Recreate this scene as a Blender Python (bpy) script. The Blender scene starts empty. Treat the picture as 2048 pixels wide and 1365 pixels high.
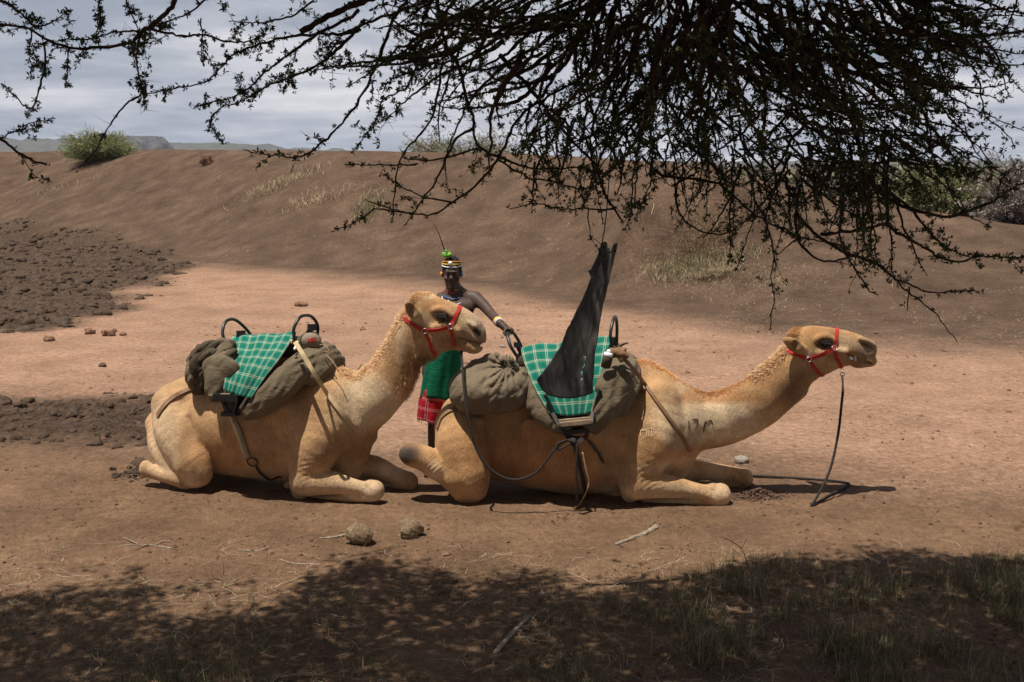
import bpy, math, random
import numpy as np
from mathutils import Vector, Matrix
from mathutils.bvhtree import BVHTree

SC = bpy.context.scene
COL = SC.collection
R = math.radians
rng = np.random.default_rng(7)
random.seed(7)

# ------------------------------------------------------------------ camera
CAM_H, PITCH, FOCAL = 2.5, R(9.25), 38.0
FPX = 2048 * FOCAL / 36.0
cam_d = bpy.data.cameras.new('camera')
cam_d.lens = FOCAL; cam_d.sensor_width = 36.0
cam_d.clip_start = 0.05; cam_d.clip_end = 20000
cam = bpy.data.objects.new('camera', cam_d); COL.objects.link(cam)
cam.location = (0, 0, CAM_H)
cam.rotation_euler = (math.pi/2 - PITCH, 0, 0)
SC.camera = cam

# ------------------------------------------------------------------ sky and sun
SUN_VEC = Vector((-0.23, -0.13, 1.0)).normalized()      # towards the sun
SUN_EL = math.asin(SUN_VEC.z); SUN_AZ = math.atan2(SUN_VEC.x, SUN_VEC.y)
world = bpy.data.worlds.new('World'); SC.world = world; world.use_nodes = True
def build_sky():
    nt = world.node_tree; N = nt.nodes; L = nt.links
    for n in list(N): N.remove(n)
    out = N.new('ShaderNodeOutputWorld'); bg = N.new('ShaderNodeBackground')
    sky = N.new('ShaderNodeTexSky'); sky.sky_type = 'NISHITA'; sky.sun_disc = False
    sky.sun_elevation = SUN_EL; sky.sun_rotation = SUN_AZ
    sky.air_density = 1.0; sky.dust_density = 1.2; sky.ozone_density = 1.0; sky.altitude = 900
    tc = N.new('ShaderNodeTexCoord')
    sep = N.new('ShaderNodeSeparateXYZ'); L.new(tc.outputs['Generated'], sep.inputs[0])
    def m(op, a, b=None, c=None, clamp=False):
        n = N.new('ShaderNodeMath'); n.operation = op; n.use_clamp = clamp
        for i, v in enumerate((a, b, c)):
            if v is None: continue
            if isinstance(v, (int, float)): n.inputs[i].default_value = v
            else: L.new(v, n.inputs[i])
        return n.outputs[0]
    zz = m('ADD', m('MAXIMUM', sep.outputs[2], 0.0), 0.10)
    cx = m('DIVIDE', sep.outputs[0], zz); cy = m('DIVIDE', sep.outputs[1], zz)
    cmb = N.new('ShaderNodeCombineXYZ'); L.new(cx, cmb.inputs[0]); L.new(cy, cmb.inputs[1])
    def noise(scale, detail, rough, off):
        mp = N.new('ShaderNodeMapping'); mp.inputs['Location'].default_value = off
        L.new(cmb.outputs[0], mp.inputs[0])
        n = N.new('ShaderNodeTexNoise'); n.inputs['Scale'].default_value = scale
        n.inputs['Detail'].default_value = detail; n.inputs['Roughness'].default_value = rough
        L.new(mp.outputs[0], n.inputs['Vector']); return n.outputs[0]
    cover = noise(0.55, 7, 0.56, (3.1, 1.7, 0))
    shade = noise(0.9, 8, 0.58, (9.3, 4.4, 2))
    def ramp(fac, stops):
        r = N.new('ShaderNodeValToRGB'); e = r.color_ramp.elements
        e[0].position, e[0].color = stops[0][0], (*stops[0][1], 1)
        e[1].position, e[1].color = stops[1][0], (*stops[1][1], 1)
        for p, c in stops[2:]:
            q = e.new(p); q.color = (*c, 1)
        L.new(fac, r.inputs[0]); return r.outputs[0]
    # broken cloud: cover thinned overhead, out of view, to cut sky fill; thickened towards the horizon
    zenith_thin = m('MULTIPLY', m('SUBTRACT', 0.55, m('MINIMUM', m('MAXIMUM', sep.outputs[2], 0.0), 0.9)), 0.42)
    cv = ramp(m('ADD', cover, zenith_thin), [(0.40, (0.08,)*3), (0.62, (1,)*3)])
    k = 19.5
    cc = ramp(shade, [(0.36, (0.285, 0.315, 0.385)), (0.48, (0.40, 0.425, 0.485)), (0.58, (0.54, 0.545, 0.585)), (0.70, (0.68, 0.675, 0.695))])
    sc = N.new('ShaderNodeMix'); sc.data_type = 'RGBA'; sc.blend_type = 'MULTIPLY'
    sc.inputs['Factor'].default_value = 1.0
    L.new(cc, sc.inputs[6]); sc.inputs[7].default_value = (k, k, k, 1)
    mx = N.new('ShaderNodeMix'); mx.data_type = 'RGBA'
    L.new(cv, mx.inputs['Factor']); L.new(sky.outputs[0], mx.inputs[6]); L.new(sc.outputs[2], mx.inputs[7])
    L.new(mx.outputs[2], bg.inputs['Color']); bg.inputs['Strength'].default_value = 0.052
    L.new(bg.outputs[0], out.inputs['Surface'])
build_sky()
sun_d = bpy.data.lights.new('sun', 'SUN'); sun_d.energy = 5.0; sun_d.angle = R(0.53)
sun_d.color = (1.0, 0.95, 0.87)
sun = bpy.data.objects.new('sun', sun_d); COL.objects.link(sun)
sun.rotation_euler = SUN_VEC.to_track_quat('Z', 'Y').to_euler()
sun.location = SUN_VEC * 60
SC.view_settings.view_transform = 'Standard'; SC.view_settings.look = 'None'
SC.view_settings.gamma = 1; SC.view_settings.exposure = 0.25
SC.view_settings.use_curve_mapping = False
SC.render.engine = 'CYCLES'
# ------------------------------------------------------------------ helpers
CP, SP = math.cos(PITCH), math.sin(PITCH)
def ray(px, py):
    a = (px - 1024) / FPX; b = -(py - 682.5) / FPX
    return np.array((a, CP + b*SP, -SP + b*CP))
CAMP = np.array((0., 0., CAM_H))
def at_y(px, py, Y):
    d = ray(px, py); return CAMP + d * (Y / d[1])
def on_z(px, py, z=0.0):
    d = ray(px, py); return CAMP + d * ((z - CAM_H) / d[2])

_tab = np.random.default_rng(99).random((256, 256)).astype(np.float32)
def vnoise(x, y, s=0):
    x = np.asarray(x, float) + s*17.31; y = np.asarray(y, float) + s*9.77
    xi = np.floor(x).astype(int); yi = np.floor(y).astype(int)
    fx = x - xi; fy = y - yi
    fx = fx*fx*fx*(fx*(fx*6-15)+10); fy = fy*fy*fy*(fy*(fy*6-15)+10)
    a = _tab[xi & 255, yi & 255]; b = _tab[(xi+1) & 255, yi & 255]
    c = _tab[xi & 255, (yi+1) & 255]; d = _tab[(xi+1) & 255, (yi+1) & 255]
    return (a*(1-fx)+b*fx)*(1-fy) + (c*(1-fx)+d*fx)*fy
def fbm(x, y, o=4, s=0, g=0.5):
    t = 0; a = 1; n = 0
    for i in range(o):
        t = t + a*(vnoise(np.asarray(x)*2**i, np.asarray(y)*2**i, s+i*3)-0.5); n += a; a *= g
    return t/n*2
def noise3(x, y, z, s=0):
    return (fbm(x+z*0.71, y-z*0.53, 3, s) + fbm(y+x*0.37+5, z+x*0.61, 3, s+5) + fbm(z-y*0.43, x+y*0.29, 3, s+9))/3*1.6
def sstep(a, b, x):
    t = np.clip((x-a)/(b-a), 0, 1); return t*t*(3-2*t)

def new_mesh(name, V, F, uv=None, col=None, smooth=True):
    """V (n,3); F: array (m,3|4) or list of such arrays"""
    me = bpy.data.meshes.new(name)
    V = np.asarray(V, np.float32)
    Fs = [np.asarray(f, np.int32) for f in (F if isinstance(F, list) else [F]) if len(f)]
    loops = np.concatenate([f.ravel() for f in Fs])
    tot = np.concatenate([np.full(len(f), f.shape[1], np.int32) for f in Fs])
    st = np.concatenate(([0], np.cumsum(tot)[:-1])).astype(np.int32)
    me.vertices.add(len(V)); me.vertices.foreach_set('co', V.ravel())
    me.loops.add(len(loops)); me.loops.foreach_set('vertex_index', loops)
    me.polygons.add(len(tot)); me.polygons.foreach_set('loop_start', st); me.polygons.foreach_set('loop_total', tot)
    me.polygons.foreach_set('use_smooth', np.full(len(tot), smooth))
    me.update(calc_edges=True)
    if uv is not None:
        l = me.uv_layers.new(name='UVMap'); l.data.foreach_set('uv', np.asarray(uv, np.float32)[loops].ravel())
    if col is not None:
        c = np.asarray(col, np.float32)
        if c.ndim == 1: c = np.stack([c]*3, 1)
        c4 = np.concatenate([c, np.ones((len(c), 1), np.float32)], 1)
        at = me.color_attributes.new('Col', 'FLOAT_COLOR', 'POINT'); at.data.foreach_set('color', c4.ravel())
    me.validate()
    return me
def link(name, me, mat=None, parent=None, loc=None, rot=None):
    o = bpy.data.objects.new(name, me); COL.objects.link(o)
    if mat is not None and me is not None:
        me.materials.clear(); me.materials.append(mat)
    if parent is not None: o.parent = parent
    if loc is not None: o.location = loc
    if rot is not None: o.rotation_euler = rot
    return o
def tag(o, label=None, cat=None, group=None, kind=None):
    if label: o['label'] = label
    if cat: o['category'] = cat
    if group: o['group'] = group
    if kind: o['kind'] = kind
    return o
def empty(name, loc=(0, 0, 0), rz=0.0):
    o = bpy.data.objects.new(name, None); COL.objects.link(o)
    o.empty_display_size = 0.1; o.location = loc; o.rotation_euler = (0, 0, rz); return o

class MB:
    """collects vertices and faces of one mesh"""
    def __init__(s): s.V = []; s.Q = []; s.T = []; s.U = []; s.C = []; s.n = 0
    def add(s, V, Q=None, T=None, uv=None, col=None):
        V = np.asarray(V, float)
        if Q is not None and len(Q): s.Q.append(np.asarray(Q)+s.n)
        if T is not None and len(T): s.T.append(np.asarray(T)+s.n)
        s.V.append(V); s.n += len(V)
        s.U.append(np.zeros((len(V), 2)) if uv is None else np.asarray(uv))
        s.C.append(np.ones((len(V), 3)) if col is None else (np.broadcast_to(np.asarray(col, float), (len(V), 3))))
        return s
    def tube(s, pts, rad, n=8, caps=True, col=None, up=None):
        return s.add(*tube(pts, rad, n, caps, up), col=col)
    def mesh(s, name, smooth=True, off=None):
        V = np.concatenate(s.V)
        if off is not None: V = V - np.asarray(off)
        F = ([np.concatenate(s.Q)] if s.Q else []) + ([np.concatenate(s.T)] if s.T else [])
        return new_mesh(name, V, F, np.concatenate(s.U), np.concatenate(s.C), smooth)
    def build(s, name, mat, parent=None, smooth=True, off=None):
        return link(name, s.mesh(name, smooth, off), mat, parent)

def frames(P):
    P = np.asarray(P, float); T = np.gradient(P, axis=0)
    T /= np.linalg.norm(T, axis=1)[:, None] + 1e-12
    n = np.cross(T[0], (0.13, 0.9, 0.31)); n /= np.linalg.norm(n)
    Ns = [n]
    for i in range(1, len(P)):
        n = n - T[i]*np.dot(n, T[i]); n = n/(np.linalg.norm(n)+1e-12); Ns.append(n)
    Ns = np.array(Ns); return T, Ns, np.cross(T, Ns)
def tube(P, rad, n=8, caps=True, up=None):
    P = np.asarray(P, float); m = len(P); rad = np.broadcast_to(np.asarray(rad, float), (m,))
    T, A, B = frames(P)
    a = np.arange(n)*2*math.pi/n
    V = P[:, None, :] + rad[:, None, None]*(np.cos(a)[None, :, None]*A[:, None, :] + np.sin(a)[None, :, None]*B[:, None, :])
    V = V.reshape(-1, 3)
    i = np.arange(m-1)[:, None]*n; j = np.arange(n)[None, :]; k = (j+1) % n
    Q = np.stack([i+j, i+k, i+n+k, i+n+j], -1).reshape(-1, 4)
    Tt = None
    if caps:
        V = np.concatenate([V, P[:1]-T[:1]*rad[0]*0.35, P[-1:]+T[-1:]*rad[-1]*0.35])
        c0, c1 = m*n, m*n+1; j = np.arange(n); k = (j+1) % n
        Tt = np.concatenate([np.stack([np.full(n, c0), k, j], 1), np.stack([np.full(n, c1), (m-1)*n+j, (m-1)*n+k], 1)])
    return V, Q, Tt
def spline(P, n=12, closed=False):
    """Catmull-Rom through P"""
    P = np.asarray(P, float)
    if closed: E = np.concatenate([P[-1:], P, P[:2]])
    else: E = np.concatenate([2*P[:1]-P[1:2], P, 2*P[-1:]-P[-2:-1]])
    out = []
    t = np.linspace(0, 1, n, endpoint=False)[:, None]
    for i in range(1, len(E)-2):
        a, b, c, d = E[i-1], E[i], E[i+1], E[i+2]
        out.append(0.5*((2*b)+(-a+c)*t+(2*a-5*b+4*c-d)*t**2+(-a+3*b-3*c+d)*t**3))
    if not closed: out.append(E[-2][None])
    return np.concatenate(out)
def resample(P, step):
    P = np.asarray(P, float); d = np.concatenate(([0], np.cumsum(np.linalg.norm(np.diff(P, axis=0), axis=1))))
    n = max(2, int(d[-1]/step)+1); s = np.linspace(0, d[-1], n)
    return np.stack([np.interp(s, d, P[:, k]) for k in range(P.shape[1])], 1)
def ribbon(P, Nrm, width, thick=0.004):
    """flat strap along P lying on a surface with normals Nrm"""
    P = np.asarray(P, float); Nrm = np.asarray(Nrm, float)
    T = np.gradient(P, axis=0); T /= np.linalg.norm(T, axis=1)[:, None]+1e-12
    S = np.cross(T, Nrm); S /= np.linalg.norm(S, axis=1)[:, None]+1e-12
    N2 = np.cross(S, T)
    w = np.broadcast_to(np.asarray(width, float), (len(P),))[:, None]/2
    V = np.stack([P-S*w-N2*thick*.5, P+S*w-N2*thick*.5, P+S*w+N2*thick*.5, P-S*w+N2*thick*.5], 1).reshape(-1, 3)
    m = len(P); i = np.arange(m-1)[:, None]*4; j = np.arange(4)[None]; k = (j+1) % 4
    Q = np.stack([i+j, i+k, i+4+k, i+4+j], -1).reshape(-1, 4)
    Q = np.concatenate([Q, [[3, 2, 1, 0], [4*m-4, 4*m-3, 4*m-2, 4*m-1]]])
    u = np.repeat(np.linspace(0, 1, m), 4)
    return V, Q, None, np.stack([u, np.tile([0, 1, 1, 0], m)], 1)
def box(c, s, Rm=None):
    V = np.array([(x, y, z) for x in (-.5, .5) for y in (-.5, .5) for z in (-.5, .5)])*np.asarray(s)
    if Rm is not None: V = V @ np.asarray(Rm).T
    Q = [(0, 1, 3, 2), (4, 6, 7, 5), (0, 4, 5, 1), (2, 3, 7, 6), (0, 2, 6, 4), (1, 5, 7, 3)]
    return V+np.asarray(c), Q
def bar(a, b, w, h, up=(0, 0, 1)):
    a = np.asarray(a, float); b = np.asarray(b, float); t = b-a; l = np.linalg.norm(t); t = t/l
    s = np.cross(t, up); s /= np.linalg.norm(s)+1e-9; u = np.cross(s, t)
    return box((a+b)/2, (l, w, h), np.stack([t, s, u], 1))
def patch(rows, nu=24, nv=24, wr=0.0, seed=0):
    """smooth sheet through a grid of control points"""
    G = np.asarray(rows, float)
    A = np.stack([resample_n(spline(r, 8), nu) for r in G])
    B = np.stack([resample_n(spline(A[:, j], 8), nv) for j in range(nu)], 1)
    u, v = np.meshgrid(np.linspace(0, 1, nu), np.linspace(0, 1, nv))
    V = B.reshape(-1, 3)
    i = np.arange(nv-1)[:, None]*nu; j = np.arange(nu-1)[None]
    Q = np.stack([i+j, i+j+1, i+nu+j+1, i+nu+j], -1).reshape(-1, 4)
    return V, Q, np.stack([u.ravel(), v.ravel()], 1)
def resample_n(P, n):
    d = np.concatenate(([0], np.cumsum(np.linalg.norm(np.diff(P, axis=0), axis=1)+1e-9)))
    s = np.linspace(0, d[-1], n); return np.stack([np.interp(s, d, P[:, k]) for k in range(3)], 1)
def vnormals(V, Q):
    N = np.zeros_like(V); n = np.cross(V[Q[:, 2]]-V[Q[:, 0]], V[Q[:, 3]]-V[Q[:, 1]])
    for k in range(4): np.add.at(N, Q[:, k], n)
    return N/(np.linalg.norm(N, axis=1)[:, None]+1e-12)

# ---- implicit solids: smooth unions of ellipsoids and tapered chains, meshed by surface nets
class Field:
    def __init__(s, lo, hi, h):
        s.lo = np.asarray(lo, float); s.h = h
        s.ax = [np.arange(lo[i], hi[i]+h, h, dtype=np.float32) for i in range(3)]
        s.F = np.full([len(a) for a in s.ax], 2.0, np.float32)
    def sub(s, lo, hi):
        sl = []
        for i in range(3):
            a = int(max(0, np.floor((lo[i]-s.lo[i])/s.h))); b = int(min(len(s.ax[i]), np.ceil((hi[i]-s.lo[i])/s.h)+1))
            if b <= a: return None
            sl.append(slice(a, b))
        return tuple(sl)
    def grid(s, sl): return np.meshgrid(*[s.ax[i][sl[i]] for i in range(3)], indexing='ij', sparse=True)
    def put(s, sl, d, k, cut=False):
        a = s.F[sl]
        if cut:
            d = -d; h = np.maximum(k-np.abs(a-d), 0)/max(k, 1e-6); s.F[sl] = np.maximum(a, d)+h*h*k*.25
        else:
            h = np.maximum(k-np.abs(a-d), 0)/max(k, 1e-6); s.F[sl] = np.minimum(a, d)-h*h*k*.25
    def ell(s, c, r, k=0.03, rot=None, cut=False):
        c = np.asarray(c, float); r = np.asarray(r, float); m = max(r)+k+.03
        sl = s.sub(c-m, c+m)
        if sl is None: return
        X, Y, Z = s.grid(sl); x, y, z = X-c[0], Y-c[1], Z-c[2]
        if rot is not None:
            M = np.asarray(rot).T
            x, y, z = M[0, 0]*x+M[0, 1]*y+M[0, 2]*z, M[1, 0]*x+M[1, 1]*y+M[1, 2]*z, M[2, 0]*x+M[2, 1]*y+M[2, 2]*z
        k0 = np.sqrt((x/r[0])**2+(y/r[1])**2+(z/r[2])**2); k1 = np.sqrt((x/r[0]**2)**2+(y/r[1]**2)**2+(z/r[2]**2)**2)+1e-6
        s.put(sl, (k0*(k0-1)/k1).astype(np.float32), k, cut)
    def chain(s, P, r, k=0.03, ly=1.0, n=5, cut=False):
        """tapered limb through P with radii r; ly widens it across y"""
        P = np.asarray(P, float); r = np.asarray(r, float); ly = np.broadcast_to(np.asarray(ly, float), r.shape)
        if n > 1 and len(P) > 2:
            S = spline(np.concatenate([P, r[:, None], ly[:, None]], 1), n); P, r, ly = S[:, :3], S[:, 3], S[:, 4]
        m = max(r)*max(1, max(ly))+k+.03
        sl = s.sub(P.min(0)-m, P.max(0)+m)
        if sl is None: return
        X, Y, Z = s.grid(sl); D = None
        for i in range(len(P)-1):
            a, b = P[i], P[i+1]; ba = b-a; l2 = ba@ba+1e-9
            t = np.clip(((X-a[0])*ba[0]+(Y-a[1])*ba[1]+(Z-a[2])*ba[2])/l2, 0, 1)
            w = ly[i]+(ly[i+1]-ly[i])*t
            d = np.sqrt((X-a[0]-t*ba[0])**2+((Y-a[1]-t*ba[1])/w)**2+(Z-a[2]-t*ba[2])**2)-(r[i]+(r[i+1]-r[i])*t)
            D = d if D is None else np.minimum(D, d)
        s.put(sl, D.astype(np.float32), k, cut)
    def disp(s, fn):
        X, Y, Z = np.meshgrid(*s.ax, indexing='ij', sparse=True); s.F += fn(X, Y, Z).astype(np.float32)
    def near_disp(s, fn, band=0.08):
        idx = np.nonzero(np.abs(s.F) < band)
        p = [s.ax[i][idx[i]].astype(float) for i in range(3)]
        s.F[idx] += fn(*p).astype(np.float32)
    def floor(s, z): # flatten against the ground
        Z = s.ax[2][None, None, :]; s.F = np.maximum(s.F, (z-Z).astype(np.float32))
    def mesh(s, smooth=2):
        F = s.F; S = F < 0; nx, ny, nz = F.shape
        c = S[:-1, :-1, :-1].astype(np.int8)
        cnt = np.zeros((nx-1, ny-1, nz-1), np.int8)
        for i in (0, 1):
            for j in (0, 1):
                for k in (0, 1): cnt += S[i:nx-1+i, j:ny-1+j, k:nz-1+k]
        act = np.nonzero((cnt > 0) & (cnt < 8)); n = len(act[0])
        ids = np.full(cnt.shape, -1, np.int32); ids[act] = np.arange(n)
        corner = [(i, j, k) for i in (0, 1) for j in (0, 1) for k in (0, 1)]
        val = {c: F[act[0]+c[0], act[1]+c[1], act[2]+c[2]] for c in corner}
        acc = np.zeros((n, 3)); num = np.zeros(n)
        for a in corner:
            for d in range(3):
                if a[d] == 0:
                    b = list(a); b[d] = 1; b = tuple(b)
                    va, vb = val[a], val[b]; msk = (va < 0) != (vb < 0)
                    t = np.where(msk, va/(va-vb+1e-12), 0)
                    for e in range(3): acc[:, e] += np.where(msk, a[e]+(t if e == d else 0), 0)
                    num += msk
        V = (np.stack(act, 1)+acc/num[:, None])*s.h+s.lo
        Qs = []
        for d in range(3):
            e, f = [(1, 2), (2, 0), (0, 1)][d]
            sa = [slice(None)]*3; sb = [slice(None)]*3
            sa[d] = slice(0, -1); sb[d] = slice(1, None)
            ch = S[tuple(sa)] != S[tuple(sb)]
            ix = np.array(np.nonzero(ch))
            ok = (ix[e] > 0) & (ix[f] > 0) & (ix[e] < F.shape[e]-1) & (ix[f] < F.shape[f]-1)
            ix = ix[:, ok]
            def cell(de, df):
                q = ix.copy(); q[e] -= de; q[f] -= df; return ids[q[0], q[1], q[2]]
            q = np.stack([cell(1, 1), cell(0, 1), cell(0, 0), cell(1, 0)], 1)
            fl = S[tuple(sa)][ix[0], ix[1], ix[2]]
            q[~fl] = q[~fl][:, ::-1]; Qs.append(q)
        Q = np.concatenate(Qs)
        for it in range(smooth):
            for lam in (0.5, -0.3):
                A = np.zeros_like(V); w = np.zeros(n)
                for a, b in ((0, 1), (1, 2), (2, 3), (3, 0)):
                    np.add.at(A, Q[:, a], V[Q[:, b]]); np.add.at(w, Q[:, a], 1)
                V = V+lam*(A/np.maximum(w, 1)[:, None]-V)
        return V, Q
def rot_y(a): c, s = math.cos(a), math.sin(a); return np.array([(c, 0, s), (0, 1, 0), (-s, 0, c)])
def rot_z(a): c, s = math.cos(a), math.sin(a); return np.array([(c, -s, 0), (s, c, 0), (0, 0, 1)])
def rot_x(a): c, s = math.cos(a), math.sin(a); return np.array([(1, 0, 0), (0, c, -s), (0, s, c)])

# ------------------------------------------------------------------ materials
class NT:
    def __init__(s, name):
        s.m = bpy.data.materials.new(name); s.m.use_nodes = True; s.t = s.m.node_tree
        s.N = s.t.nodes; s.L = s.t.links
        s.b = s.N['Principled BSDF']
    def n(s, typ, **kw):
        n = s.N.new(typ)
        for k, v in kw.items(): setattr(n, k, v)
        return n
    def put(s, sock, v):
        if isinstance(v, (int, float)): sock.default_value = v
        elif isinstance(v, (tuple, list)): sock.default_value = (*v, 1) if len(v) == 3 and sock.type == 'RGBA' else v
        else: s.L.new(v, sock)
    def math(s, op, a, b=None, c=None, clamp=False):
        n = s.n('ShaderNodeMath', operation=op, use_clamp=clamp)
        for i, v in enumerate((a, b, c)):
            if v is not None: s.put(n.inputs[i], v)
        return n.outputs[0]
    def coord(s, kind='Object'): return s.n('ShaderNodeTexCoord').outputs[kind]
    def mapping(s, v, scale=(1, 1, 1), loc=(0, 0, 0), rot=(0, 0, 0)):
        n = s.n('ShaderNodeMapping'); s.L.new(v, n.inputs[0]); n.inputs['Scale'].default_value = scale
        n.inputs['Location'].default_value = loc; n.inputs['Rotation'].default_value = rot; return n.outputs[0]
    def noise(s, v, scale, detail=4, rough=.55, dist=0):
        n = s.n('ShaderNodeTexNoise'); s.L.new(v, n.inputs['Vector']); n.inputs['Scale'].default_value = scale
        n.inputs['Detail'].default_value = detail; n.inputs['Roughness'].default_value = rough; n.inputs['Distortion'].default_value = dist
        return n.outputs[0]
    def voro(s, v, scale, feature='F1'):
        n = s.n('ShaderNodeTexVoronoi', feature=feature); s.L.new(v, n.inputs['Vector']); n.inputs['Scale'].default_value = scale
        return n.outputs['Distance']
    def ramp(s, f, stops):
        n = s.n('ShaderNodeValToRGB'); e = n.color_ramp.elements
        for i, (p, c) in enumerate(stops):
            q = e[i] if i < 2 else e.new(p)
            q.position = p; q.color = (*c, 1) if not isinstance(c, (int, float)) else (c, c, c, 1)
        s.L.new(f, n.inputs[0]); return n.outputs[0]
    def mix(s, f, a, b, blend='MIX'):
        n = s.n('ShaderNodeMix', data_type='RGBA', blend_type=blend)
        s.put(n.inputs['Factor'], f); s.put(n.inputs[6], a); s.put(n.inputs[7], b); return n.outputs[2]
    def maprange(s, v, a, b, c, d):
        n = s.n('ShaderNodeMapRange'); s.L.new(v, n.inputs[0])
        for i, x in enumerate((a, b, c, d)): n.inputs[i+1].default_value = x
        return n.outputs[0]
    def bump(s, h, strength=.4, dist=.01, prev=None):
        n = s.n('ShaderNodeBump'); n.inputs['Strength'].default_value = strength; n.inputs['Distance'].default_value = dist
        s.L.new(h, n.inputs['Height'])
        if prev is not None: s.L.new(prev, n.inputs['Normal'])
        return n.outputs[0]
    def attr(s, name='Col'):
        n = s.n('ShaderNodeAttribute'); n.attribute_name = name; return n.outputs['Color']
    def done(s, color, rough=.8, normal=None, spec=.3, metal=0, **kw):
        s.put(s.b.inputs['Base Color'], color); s.put(s.b.inputs['Roughness'], rough)
        s.b.inputs['Specular IOR Level'].default_value = spec; s.b.inputs['Metallic'].default_value = metal
        if normal is not None: s.L.new(normal, s.b.inputs['Normal'])
        for k, v in kw.items(): s.put(s.b.inputs[k], v)
        return s.m
def basic(name, c, rough=.8, var=.25, scale=10, bump=.3, bscale=80, bd=.004, spec=.3, metal=0, attr=False):
    t = NT(name); co = t.coord()
    f = t.noise(co, scale, 5, .6)
    v = t.maprange(f, .3, .7, 1-var, 1+var)
    base = t.attr() if attr else c
    if attr: base = t.mix(1, base, c, 'MULTIPLY')
    cm = t.n('ShaderNodeVectorMath', operation='SCALE')
    t.put(cm.inputs[0], base if not isinstance(base, tuple) else base)
    t.L.new(v, cm.inputs['Scale'])
    nb = t.bump(t.noise(co, bscale, 4, .65), bump, bd) if bump else None
    return t.done(cm.outputs[0], rough, nb, spec, metal)
# ------------------------------------------------------------------ terrain
_base_px = [(0, 474), (250, 500), (500, 530), (760, 548), (1000, 566), (1300, 606), (1600, 640), (2048, 652)]
_bp = np.array([on_z(x, y) for x, y in _base_px])
_bx = np.concatenate(([-80, -30], _bp[:, 0], [14, 40])); _by = np.concatenate(([60, 46], _bp[:, 1], [14.5, 12]))
_crx = np.array([-80, -26, -18, -14, -5, 0, 4, 6.5, 9, 12, 16, 40.])
_crh = np.array([3.5, 3.12, 3.05, 3.12, 2.92, 2.85, 2.55, 2.1, 1.55, 1.1, .8, .4])
MOUND = on_z(1395, 585)
def ybase(X): return np.interp(X, _bx, _by)
def bank_s(X, Y):
    W = 10.5
    return (Y-ybase(X)+1.1*fbm(X*.16, Y*.1, 3, 2))/W
def height(X, Y, fine=True):
    X = np.asarray(X, float); Y = np.asarray(Y, float)
    s = bank_s(X, Y); H = np.interp(X, _crx, _crh)
    up = np.clip(s, 0, 1); prof = up*up*(3-2*up)*.75 + .25*up**.8*np.clip(s*6, 0, 1)
    down = sstep(1.12, 2.5, s)
    h = H*prof*(1-down*.93)
    slope = np.clip(s, 0, 1)*np.clip(1.25-s, 0, 1)*4
    gul = fbm(X*.35+Y*.10, Y*.22-X*.05, 4, 4)
    h = h + slope*.09*gul + np.clip(s*2, 0, 1)*.06*fbm(X*.5, Y*.5, 3, 8)*np.clip(1.6-s, 0, 1)
    dx = (X-MOUND[0])/1.55; dy = Y-MOUND[1]-1.25-.25*fbm(X*1.3, Y*.7, 3, 6); dy = np.where(dy < 0, dy/.85, dy/2.4)
    h = h + .95*np.exp(-(dx*dx+dy*dy)**1.9)*(1+.2*fbm(X*2, Y*2, 3, 5))
    # the left edge of the basin is a low rise of trampled mud
    h = h + .02*fbm(X*.45, Y*.45, 3, 11)*sstep(60, 30, Y)
    h = h - 6*sstep(60, 900, Y)
    if fine:
        nr = sstep(30, 12, Y)
        h = h + nr*(.012*fbm(X*3.1, Y*3.1, 3, 13) + .011*np.abs(fbm(X*9, Y*9, 3, 14)) + .007*fbm(X*14, Y*14, 2, 15)*sstep(11, 8, Y))
        m = mud(X, Y)
        h = h + m*(.10*fbm(X*1.3, Y*1.3, 3, 16) + .16*np.abs(fbm(X*2.2, Y*2.2, 4, 17)) - .05)
        m2 = mud2(X, Y); h = h + m2*(.05*fbm(X*2.4, Y*2.4, 3, 18)+.09*np.maximum(fbm(X*5, Y*5, 3, 19), 0))
        # foreground soil is crumbly
        fg = sstep(7.6, 6.4, Y); h = h + fg*.012*fbm(X*7, Y*7, 3, 21)
    return h
_mp = [on_z(*p) for p in ((-60, 470), (150, 468), (330, 505), (350, 530), (255, 585), (265, 640), (110, 672), (-80, 672))]
def mud(X, Y):          # churned mud at the left foot of the bank (polygon in plan)
    x0 = np.interp(Y, [15, 16.6, 18.5, 21.5, 24, 27, 31, 36, 41], [-9.6, -7.1, -6.5, -7.4, -7.8, -8.4, -9.6, -14, -19])
    x0 = x0 + 1.3*fbm(X*.35, Y*.35, 4, 23)
    return sstep(.5, -.8, X-x0)*sstep(14.8, 16.6, Y+.8*fbm(X*.6, Y*.6, 3, 24))*sstep(1.5, -1.5, Y-ybase(X)-1.5)
def mud2(X, Y):         # second trampled patch, behind the first camel
    y = Y+.35*fbm(X*1.1, Y*1.1, 4, 25)
    return sstep(-2.9, -3.6, X+.5*fbm(X*.9, Y*.9, 3, 26))*sstep(9.2, 9.9, y)*sstep(11.8, 11.0, y)

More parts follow.
